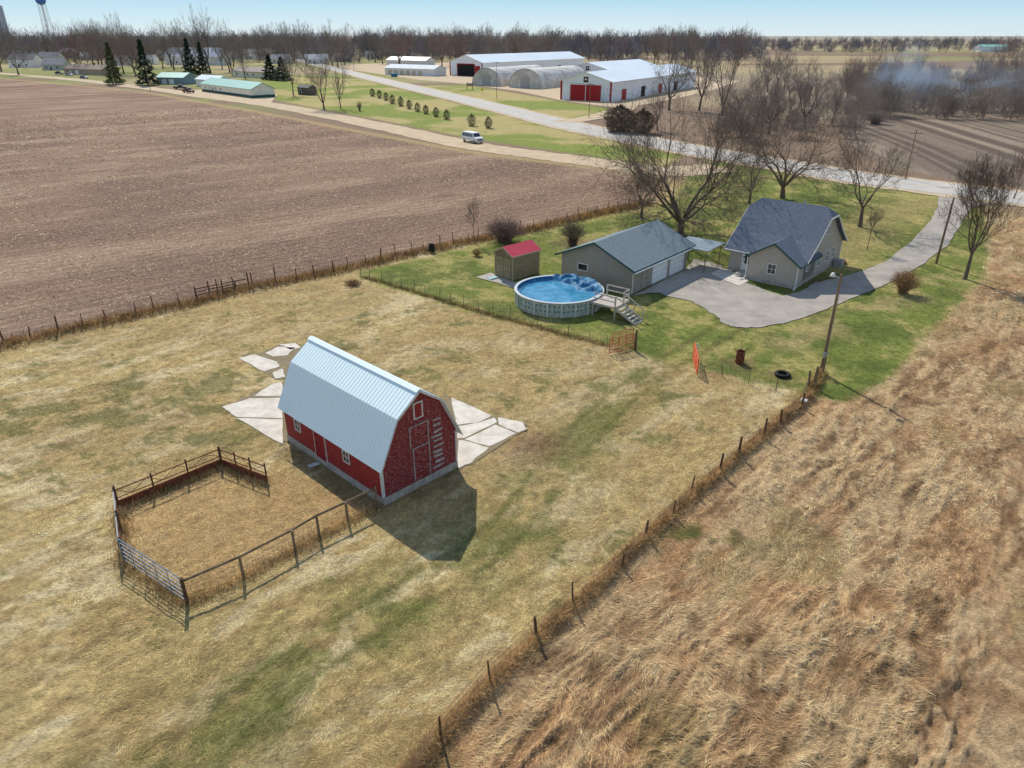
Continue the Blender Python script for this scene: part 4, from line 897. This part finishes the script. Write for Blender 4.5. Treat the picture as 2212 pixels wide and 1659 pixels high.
# ---------------------------------------------------------------- vehicles
def wheels(t,xs,yw,r):
    for x in xs:
        for y in (-yw,yw):
            w=MB().tube((x,y-.11,r),(x,y+.11,r),r,None,18).build('wheel',M_tyre,t)
            s=1 if y>0 else -1; MB().tube((x,y+s*.111,r),(x,y+s*.125,r),r*.55,None,12).build('rim',M_rim,w)
def van(px,py,ang,label):
    G=P(px,py); t=thing('passenger_van',label,'van',(G[0],G[1],.06),ang); b=MB()
    pr=[(-2.8,.45),(-2.8,1.2),(-2.62,2.0),(-2.45,2.12),(.9,2.12),(1.2,2.02),(1.85,1.32),(2.65,1.12),(2.8,.95),(2.8,.45)]
    vs=[];n=len(pr)
    for y in (-1,1):
        for x,z in pr: vs.append((x,y*(1.0-.14*max(0,(z-1.1))),z))
    b.add(vs,[tuple(range(n)),tuple(range(n,2*n))[::-1]]+[(i,n+i,n+(i+1)%n,(i+1)%n) for i in range(n)])
    b.build('body',M_white,t)
    for s in (-1,1):
        for x0,x1 in ((-2.5,-1.55),(-1.45,-.45),(-.35,.45),(.6,1.35)):
            f=lambda x,z:(x,s*(1.0-.14*(z-1.1)+.012),z)
            MB().add([f(x0,1.28),f(x1+(.12 if x0>.5 else 0),1.28),f(x1-(.25 if x0>.5 else 0),1.9),f(x0,1.9)],[(0,1,2,3)]).build('side_window',M_glass,t)
    MB().add([(1.9,-.82,1.34),(1.9,.82,1.34),(1.24,.72,2.0),(1.24,-.72,2.0)],[(0,1,2,3)]).build('windshield',M_glass,t)
    MB().add([(-2.815,-.8,1.25),(-2.815,.8,1.25),(-2.66,.75,1.9),(-2.66,-.75,1.9)],[(0,1,2,3)]).build('rear_window',M_glass,t)
    MB().box(2.8,-.95,.4,2.92,.95,.62).build('bumper',M_rim,t)
    MB().box(2.802,-.5,.68,2.83,.5,.92).build('grille',M_dark,t)
    for s in (-1,1): MB().box(2.802,s*.72-.15,.7,2.835,s*.72+.15,.92).build('headlight',M_rim,t)
    for s in (-1,1): MB().box(-2.83,s*.85-.08,.8,-2.802,s*.85+.08,1.2).build('tail_light',M_reddoor,t)
    wheels(t,(-1.75,1.85),.92,.37)
van(1021,308,R(-52),'white passenger van driving on the gravel road')
def car(px,py,ang,label,m,kind='car'):
    G=P(px,py); t=thing('parked_car' if kind=='car' else 'pickup_truck',label,kind,(G[0],G[1],.05),ang); b=MB()
    pr=[(-2.2,.35),(-2.25,.9),(-1.7,.98),(1.1,1.0),(2.1,.8),(2.2,.35)] if kind=='car' else [(-2.7,.45),(-2.7,1.15),(1.3,1.15),(2.6,1.05),(2.65,.45)]
    b.ext([(x,-.88,z) for x,z in pr],(0,1.76,0)); b.build('body',m,t)
    cb=[(-1.65,.985),(-1.2,1.45),(.35,1.45),(1.05,1.0)] if kind=='car' else [(-.7,1.155),(-.6,1.8),(.7,1.8),(1.3,1.155)]
    MB().ext([(x,-.78,z) for x,z in cb],(0,1.56,0)).build('window',M_glass,t)
    MB().ext([(cb[1][0]-.02,-.8,cb[1][1]+.002),(cb[1][0],-.8,cb[1][1]+.05),(cb[2][0],-.8,cb[2][1]+.05),(cb[2][0]+.02,-.8,cb[2][1]+.002)],(0,1.6,0)).build('roof',m,t)
    if kind!='car': MB().box(-2.6,-.78,1.152,-.85,.78,1.16).build('bed',M_dark,t)
    wheels(t,(-1.4,1.4) if kind=='car' else (-1.75,1.7),.8,.34)
cm=lambda n,r,g,b:mat(n,c(r,g,b),.35,.05,1,spec=.6)
car(408,201,R(-30),'dark maroon pickup by the green roofed building',cm('maroon_paint',84,34,34),'pickup truck')
car(390,193,R(10),'dark grey pickup behind the maroon one',cm('grey_paint',70,66,66),'pickup truck')
car(182,170,R(-20),'bright blue car at the edge of the gravel road',cm('blue_paint',40,76,140))
car(150,164,R(-10),'silver car beside the brown ranch house',cm('silver_paint',170,172,176)); car(128,160,R(0),'dark blue car left of the silver one',cm('navy_paint',34,44,84))
car(76,137,R(0),'dark red car far left on the gravel road',cm('red_paint',130,40,40))
# ---------------------------------------------------------------- background buildings
def bldg(pa,pb,wid,ev,rd_,label,wm,rm_,name='house',cat='house',ax='x',doors=(),wins=(),L=None,ang=None,oh=.4,trim=None,chimney=False):
    a=Vector(P(*pa))
    if pb: b=Vector(P(*pb)); v=b-a; ang=math.atan2(v.y,v.x); L=L or v.length
    t=thing(name,label,cat,(a.x,a.y,0),ang)
    rf=gable(t,0,L,0,wid,ev,rd_,wm,rm_,ax,oh,trim=trim,th=.18)
    for x,w,hh,m in doors: door(t,(x,0,hh/2),X1,nF,w,hh,m,M_white,handle=False,b=.12)
    for x,z,w,hh in wins: window(t,(x,0,z),X1,nF,w,hh)
    if chimney: MB().box(L*.6,wid*.5-.4,rd_-.5,L*.6+.8,wid*.5+.4,rd_+1).build('chimney',M_rust,rf)
    return t,L
gw=lambda n,r,g,b:mat(n,c(r,g,b),.8,.1,.5)
t,L=bldg((437,197),(545,212),9,3,5,'long cream building with teal metal roof and dark green base',gw('cream_wall',236,230,212),M_teal,'long_building','building',wins=((4,1.8,1.2,1),(9,1.8,1.2,1),(15,1.8,1.2,1),(20,1.8,1.2,1)),doors=((12,1.2,2.1,M_greentrim),))
MB().box(-.06,-.06,0,L+.06,9.06,.9).build('base_band',M_greentrim,t)
bldg((425,186),(470,190),7,3,4.6,'small white garage behind the teal roofed building',M_white,M_wroof,'garage','garage',doors=((4,3,2.3,M_gd),))
bldg((644,204),(668,206),3.5,2.6,3.5,'small dark grey shed in the grass beneath the bare tree',gw('dark_shed',92,86,80),gw('dark_roof',110,104,100),'shed','shed',oh=.2,doors=((2,1.2,2,M_dark),))
bldg((140,160),(222,163),11,3,5.2,'low brown ranch house with wide brown roof at left',gw('tan_wall',178,158,134),gw('brown_roof',138,120,106),doors=((6,1.2,2.1,M_white),(12,3,2.3,M_gd)),wins=((3,1.6,1.6,1.2),(9,1.6,1.6,1.2),(17,1.6,1.6,1.2)),chimney=True)
bldg((340,182),(398,183),10,3,4.8,'blue grey garage with teal roof among the evergreens',gw('bluegrey_wall',130,148,156),M_teal,'garage','garage',doors=((4,2.6,2.2,M_gd),(8,2.6,2.2,M_gd)))
bldg((358,140),(478,141),16,6,12,'large house with big light grey roof above the evergreens',gw('white_house',228,226,220),gw('light_grey_roof',204,210,220),doors=((6,1.4,2.2,M_white),),wins=((10,2,1.6,1.4),(20,2,1.6,1.4),(30,2,1.6,1.4),(15,4.4,1.4,1.2),(26,4.4,1.4,1.2)),chimney=True)
bldg((503,166),(588,170),10,3,5,'brown roofed cream house left of the two spruces',gw('cream_house',224,216,194),gw('brown_grey_roof',150,138,130),doors=((8,1.2,2.1,M_white),),wins=((4,1.7,1.4,1.2),(13,1.7,1.4,1.2),(18,1.7,1.4,1.2)))
HS=[(20,146,60,'white house at the far left edge',236,120,1),(84,140,44,'pale two storey house left of the water tower legs',226,130,1),(92,152,46,'grey house below the water tower',196,150,0),(232,142,44,'tan house behind the yellow green evergreen',204,120,0),
    (524,128,46,'white gabled house right of the big grey roof',240,150,1),(585,138,40,'grey roofed far house near the bend of the paved road',214,160,0),(300,140,34,'small white far house among bare trees',240,190,0),(660,138,48,'long low white house in the trees behind the paved road',236,205,0),
    (170,130,34,'pale far house between the water tower and the evergreens',228,205,0),(40,128,32,'small far cream house near the left edge',234,150,0),(720,134,36,'grey far house behind the bend in the road',184,120,0),(490,130,30,'tiny far white house behind the large grey roof',240,160,0),
    (5,126,34,'far white house roof at the very left edge',234,205,0),(130,126,36,'far house with pale roof under the water tower',214,210,1),(250,128,36,'far white two storey house behind the tan house',240,205,1),(560,126,34,'far white house above the road bend',242,190,1),
    (620,128,30,'small far tan house between the bend and the low white house',204,120,0),(340,132,30,'far pale house left of the large grey roof',230,160,1),(1280,118,44,'far white farm building behind the storage site',238,205,1),(790,128,34,'far cream house right of the road bend',230,150,0),(208,126,28,'far grey roofed house in the town centre',218,160,1)]
for k,(x,y,w,lb,wc,rc,two) in enumerate(HS):
    G=P(x,y); Lm=w*fwd(G)/F; Lm=min(Lm,30); ev=5.4 if two else 3.4
    bldg((x,y),None,10,ev,ev+3.4,lb,gw('town_wall_%d'%wc,wc,wc-4,wc-12),gw('town_roof_%d'%rc,rc,rc-3,rc-4),L=Lm,ang=R(-8+6*(k%4)),doors=((Lm*.4,1.3,2.2,M_dark),),wins=((Lm*.2,1.8,1.6,1.3),(Lm*.7,1.8,1.6,1.3))+(((Lm*.3,4.2,1.4,1.2),(Lm*.65,4.2,1.4,1.2)) if two else ()))
def storage(pa,width,L,ev,rd_,ang,label,doorw,dh,open_=False):
    a=Vector(P(*pa)); t=thing('storage_building',label,'storage building',(a.x,a.y,0),R(ang))
    gable(t,0,width,0,L,ev,rd_,M_wmetal,M_wroof,'y',.5,trim=M_white,th=.2)
    cx=width*.5; m=M_dark if open_ else M_bred  # open doorway is a black panel standing in for the shade inside
    d=MB().ob((cx,-.004,dh/2),X1,nF,doorw,dh,.08).build('door',m,t)
    f=MB()
    for s in (-1,1): f.ob((cx+s*(doorw/2+.25),-.004,dh/2),X1,nF,.5,dh,.12)
    f.ob((cx,-.004,dh+.25),X1,nF,doorw+1,.5,.12); f.build('frame',M_white if not open_ else M_bred,d)
    for x in (0,width): MB().ob((x+( .35 if x==0 else -.35),-.004,ev/2),X1,nF,.7,ev,.1).build('corner_trim',M_bred,t)
    if open_: MB().ob((cx+doorw/2+2.4,-.004,dh*.45),X1,nF,3.4,dh*.9,.13).build('sliding_door',M_bred,t)
    if not open_:
        MB().ob((cx,-.09,dh*.5),X1,nF,.25,dh,.03).build('door_seam',M_white,d)
        e=MB().ob((cx,-.01,ev+.6),X1,nF,1.8,1.8,.06).build('emblem',mat('brown_emblem',c(70,44,40),.7,.1,1),t); MB().ob((cx,-.075,ev+.6),X1,nF,1.1,.3,.02).build('emblem_mark',M_white,e); MB().ob((cx,-.075,ev+.95),X1,nF,.4,.3,.02).build('emblem_mark',M_white,e)
    for k in range(4):
        yy=L*(.12+.2*k); MB().ob((width+.004,yy,1.8),Y1,X1,4,3.6,.06).build('side_door',M_bred if k%2==0 else M_dark,t)
    return t
storage((1210,215),20,92,6.3,9.2,-31,'big white storage building with large red sliding doors',12,5.2)
storage((972,163),24,110,7,10.8,-36,'long white storage building with dark open doorway',12,6,True)
storage((1225,178),22,60,6,9,-33,'white storage building behind the arched sheds',10,5)
def quonset(pa,r,L,ang,label):
    a=Vector(P(*pa)); t=thing('arched_shed',label,'arched shed',(a.x,a.y,0),R(ang)); n=22
    pr=[(r+r*math.cos(math.pi*(1-k/n)),1.0+r*.82*math.sin(math.pi*k/n)) for k in range(n+1)]
    s=MB(); nl=int(L/1.2); vs=[]
    for j in range(nl+1):
        o_=.06 if j%2 else 0
        for x,z in [(0,0)]+pr+[(2*r,0)]: vs.append((r+(x-r)*(1+o_/r),j*L/nl,z*(1+o_/r)))
    m=n+3; s.add(vs,[(j*m+k,j*m+k+1,(j+1)*m+k+1,(j+1)*m+k) for j in range(nl) for k in range(m-1)]); s.build('shell',M_quon,t)
    MB().ext([(.1,.1,0)]+[(r+(x-r)*.98,.1,z*.98) for x,z in pr]+[(2*r-.1,.1,0)],(0,.1,0)).build('end_wall',M_quon,t)
    MB().ob((r,.09,2.2),X1,nF,5,4.4,.06).build('door',mat('grey_sliding_door',c(176,172,166),.7,.1,.5,wave=('X',.6),wdark=.8),t)
quonset((1020,184),8,42,-34,'weathered arched metal shed, left one of the pair'); quonset((1100,189),8.4,42,-34,'weathered arched metal shed, right one of the pair')
bldg((832,161),(938,165),11,3.6,5.4,'long low white building with tan doors at the left of the storage site',M_white,gw('pale_roof',220,222,222),'long_building','building',doors=tuple((4+4.6*k,3.2,2.7,gw('tan_doors',196,184,160)) for k in range(6)))
bldg((836,140),(920,142),12,3.6,5.6,'far white shed behind the long low building',M_white,M_wroof,'long_building','building',doors=((6,3,2.6,M_gd),))
G=P(852,166); o=MB().ext([(-1.6,-.9,0),(1.6,-.9,0),(1.9,-.9,1.5),(-1.9,-.9,1.5)],(0,1.8,0)).box(-1.95,-.95,1.51,1.95,.95,1.6).build('dumpster',mat('teal_dumpster',c(40,120,140),.6,.1,1)); o.location=(*G,.04); tag(o,'teal dumpster at the end of the long low building','dumpster')
bldg((2118,112),(2170,112),18,6,9,'far teal roofed farm shed on the right horizon',M_wmetal,M_teal,'farm_shed','farm shed',L=40,doors=((15,5,4,M_white),))
def sign(px,py,top,label,m,w=.75,hh=.75):
    G=P(px,py); z=hgt(G,top); t=thing('road_sign',label,'road sign',(G[0],G[1],0)); MB().tube((0,0,0),(0,0,z),.05).build('post',M_wood,t)
    c_=Vector((0,-.06,z-hh/2)); MB().ext([c_+Vector((-w/2,0,0)),c_+Vector((0,0,-hh/2)),c_+Vector((w/2,0,0)),c_+Vector((0,0,hh/2))],(0,-.03,0)).build('panel',m,t)
sign(1042,205,190,'small yellow diamond road sign by the paved road',mat('yellow_sign',c(220,170,40),.6,.1,1),1.2,1.2)
G=P(1015,194); t=thing('sign_frame','low wooden sign frame beside the storage site road','sign',(G[0],G[1],0),R(-20))
for x in (-1.3,1.3): MB().box(x-.1,-.1,0,x+.1,.1,3).build('post',M_darkwood,t)
MB().box(-1.2,-.05,1.4,1.2,.05,2.6).build('panel',gw('faded_sign',150,140,126),t)
G=at(118,900); hh=hgt(G,6); t=thing('water_tower','white legged water tower with blue tank at the top left','water tower',(G[0],G[1],0))
for k in range(6):
    a=k*math.pi/3+.3; MB().tube((6*math.cos(a),6*math.sin(a),0),(4.0*math.cos(a),4.0*math.sin(a),hh),.28,.24,6).build('leg',M_white,t)
MB().tube((0,0,0),(0,0,hh),.7,None,10).build('riser',M_white,t)
MB().lathe([(.8,hh-2.4),(3.3,hh-1.1),(5.0,hh+.6),(5.2,hh+2),(5.2,hh+5),(4.2,hh+8),(.1,hh+9.6)],24).build('tank',cm('tower_blue',60,120,190),t,True)
br=MB()
for zf in (.35,.68):
    rr_=6+(4.0-6)*zf
    for k in range(6):
        a=k*math.pi/3+.3;b=(k+1)*math.pi/3+.3; br.tube((rr_*math.cos(a),rr_*math.sin(a),hh*zf),(rr_*math.cos(b),rr_*math.sin(b),hh*zf),.12,None,5)
br.build('brace',M_white,t)
G=at(16,880); hh=hgt(G,-6); t=thing('grain_elevator','pale concrete grain elevator silos at the top left corner','grain elevator',(G[0],G[1],0))
for k in range(3): MB().tube(((k-1)*6.2,0,0),((k-1)*6.2,0,hh-4-2*k),3,None,16).build('silo',gw('elevator_concrete',186,190,196),t)
MB().box(-4,-2.5,hh-4,3,2.5,hh+6).build('headhouse',gw('elevator_concrete',186,190,196),t)
def wire(a,b,label):
    m=MB(); p0=Vector((0,0,a[2]-.4)); p1=Vector((b[0]-a[0],b[1]-a[1],b[2]-.4)); pr=p0
    for k in range(1,13):
        t=k/12; q_=p0.lerp(p1,t)-Z*(4*t*(1-t)*1.6); m.tube(pr,q_,.02,None,3,False); pr=q_
    o=m.build('power_line',M_dark); o.location=(a[0],a[1],0); tag(o,label,'power line')
wire(q1,q0,'power line from the tilled field pole to the side road pole'); wire(q0,q2,'power line from the side road pole to the arched shed pole'); wire(q2,q3,'power line from the arched shed pole to the far pole')
# smoke
def smoke(px,Y,z,sc,dens,label,seed,tilt=0,lo=.45):
    sm=bpy.data.materials.new('blue_smoke'); sm.use_nodes=True; N=sm.node_tree.nodes; L_=sm.node_tree.links; N.clear()
    out=N.new('ShaderNodeOutputMaterial'); v=N.new('ShaderNodeVolumePrincipled'); v.inputs['Color'].default_value=(.6,.78,1,1); v.inputs['Anisotropy'].default_value=.55
    tc=N.new('ShaderNodeTexCoord'); n_=N.new('ShaderNodeTexNoise'); n_.noise_dimensions='4D'; n_.inputs['W'].default_value=seed; n_.inputs['Scale'].default_value=2.4; n_.inputs['Detail'].default_value=5; n_.inputs['Distortion'].default_value=.6; L_.new(tc.outputs['Object'],n_.inputs['Vector'])
    ln=N.new('ShaderNodeVectorMath'); ln.operation='LENGTH'; L_.new(tc.outputs['Object'],ln.inputs[0])
    m1=N.new('ShaderNodeMapRange'); m1.inputs[1].default_value=1; m1.inputs[2].default_value=.1; m1.inputs[3].default_value=0; m1.inputs[4].default_value=1; L_.new(ln.outputs['Value'],m1.inputs[0])
    m2=N.new('ShaderNodeMapRange'); m2.inputs[1].default_value=lo; m2.inputs[2].default_value=.66; m2.inputs[3].default_value=.0; m2.inputs[4].default_value=dens; L_.new(n_.outputs['Fac'],m2.inputs[0])
    mm=N.new('ShaderNodeMath'); mm.operation='MULTIPLY'; L_.new(m1.outputs[0],mm.inputs[0]); L_.new(m2.outputs[0],mm.inputs[1]); L_.new(mm.outputs[0],v.inputs['Density']); L_.new(v.outputs[0],out.inputs['Volume'])
    mb=MB().lathe([(math.sin(math.pi*k/10)+.0001,-math.cos(math.pi*k/10)) for k in range(11)],20); o=mb.build('smoke_plume',sm); G=at(px,Y); o.location=(G[0],G[1],z); o.scale=sc; o.rotation_euler=(0,tilt,0); tag(o,label,'smoke',kind='stuff')
smoke(1930,235,7,(10,9,14),.26,'rising column of pale blue smoke at the left end of the creek wood',1.,R(30),.4)
smoke(2060,240,6.5,(34,20,9),.07,'drifting blue smoke over the creekside trees',4.)
# ---------------------------------------------------------------- light, sky, camera
w=bpy.data.worlds.new('World'); bpy.context.scene.world=w; w.use_nodes=True; N=w.node_tree.nodes; L_=w.node_tree.links
sk=N.new('ShaderNodeTexSky'); sk.sky_type='NISHITA'; sk.sun_disc=False; sk.sun_elevation=R(43)
sk.sun_rotation=math.atan2(-.352,.936); sk.air_density=1.; sk.dust_density=.1; sk.ozone_density=3
tc=N.new('ShaderNodeTexCoord'); sp=N.new('ShaderNodeSeparateXYZ'); L_.new(tc.outputs['Generated'],sp.inputs[0])
cr=N.new('ShaderNodeValToRGB'); L_.new(sp.outputs['Z'],cr.inputs[0]); e=cr.color_ramp.elements
e[0].position=0; e[0].color=(.66,.81,.90,1); e[1].position=1; e[1].color=(.18,.29,.52,1)
for p0,cc in ((.014,(.58,.78,.90,1)),(.045,(.36,.65,.87,1)),(.25,(.38,.48,.64,1))):
    x=e.new(p0); x.color=cc
sc=N.new('ShaderNodeVectorMath'); sc.operation='SCALE'; sc.inputs['Scale'].default_value=1/.12; L_.new(cr.outputs[0],sc.inputs[0])
mx=N.new('ShaderNodeMix'); mx.data_type='RGBA'; mx.inputs[0].default_value=.88; L_.new(sk.outputs[0],mx.inputs[6]); L_.new(sc.outputs[0],mx.inputs[7])
L_.new(mx.outputs[2],N['Background'].inputs['Color']); N['Background'].inputs['Strength'].default_value=.12
sd=Vector((-.352,.936,0)).normalized()*math.cos(R(43))+Z*math.sin(R(43))
l=bpy.data.lights.new('sun','SUN'); l.energy=4.3; l.angle=R(.5); l.color=(1,.95,.87); lo_=bpy.data.objects.new('sun',l); C.objects.link(lo_); lo_.rotation_euler=sd.to_track_quat('Z','Y').to_euler(); lo_.location=(0,0,50)
cam=bpy.data.cameras.new('camera'); co=bpy.data.objects.new('camera',cam); C.objects.link(co); co.location=(0,0,H); co.rotation_euler=(math.pi/2-TH,0,0); cam.lens=36*F/2212; cam.sensor_width=36; cam.clip_end=40000; cam.clip_start=.1
bpy.context.scene.camera=co
vs_=bpy.context.scene.view_settings; vs_.view_transform='Standard'; vs_.look='None'; vs_.exposure=0
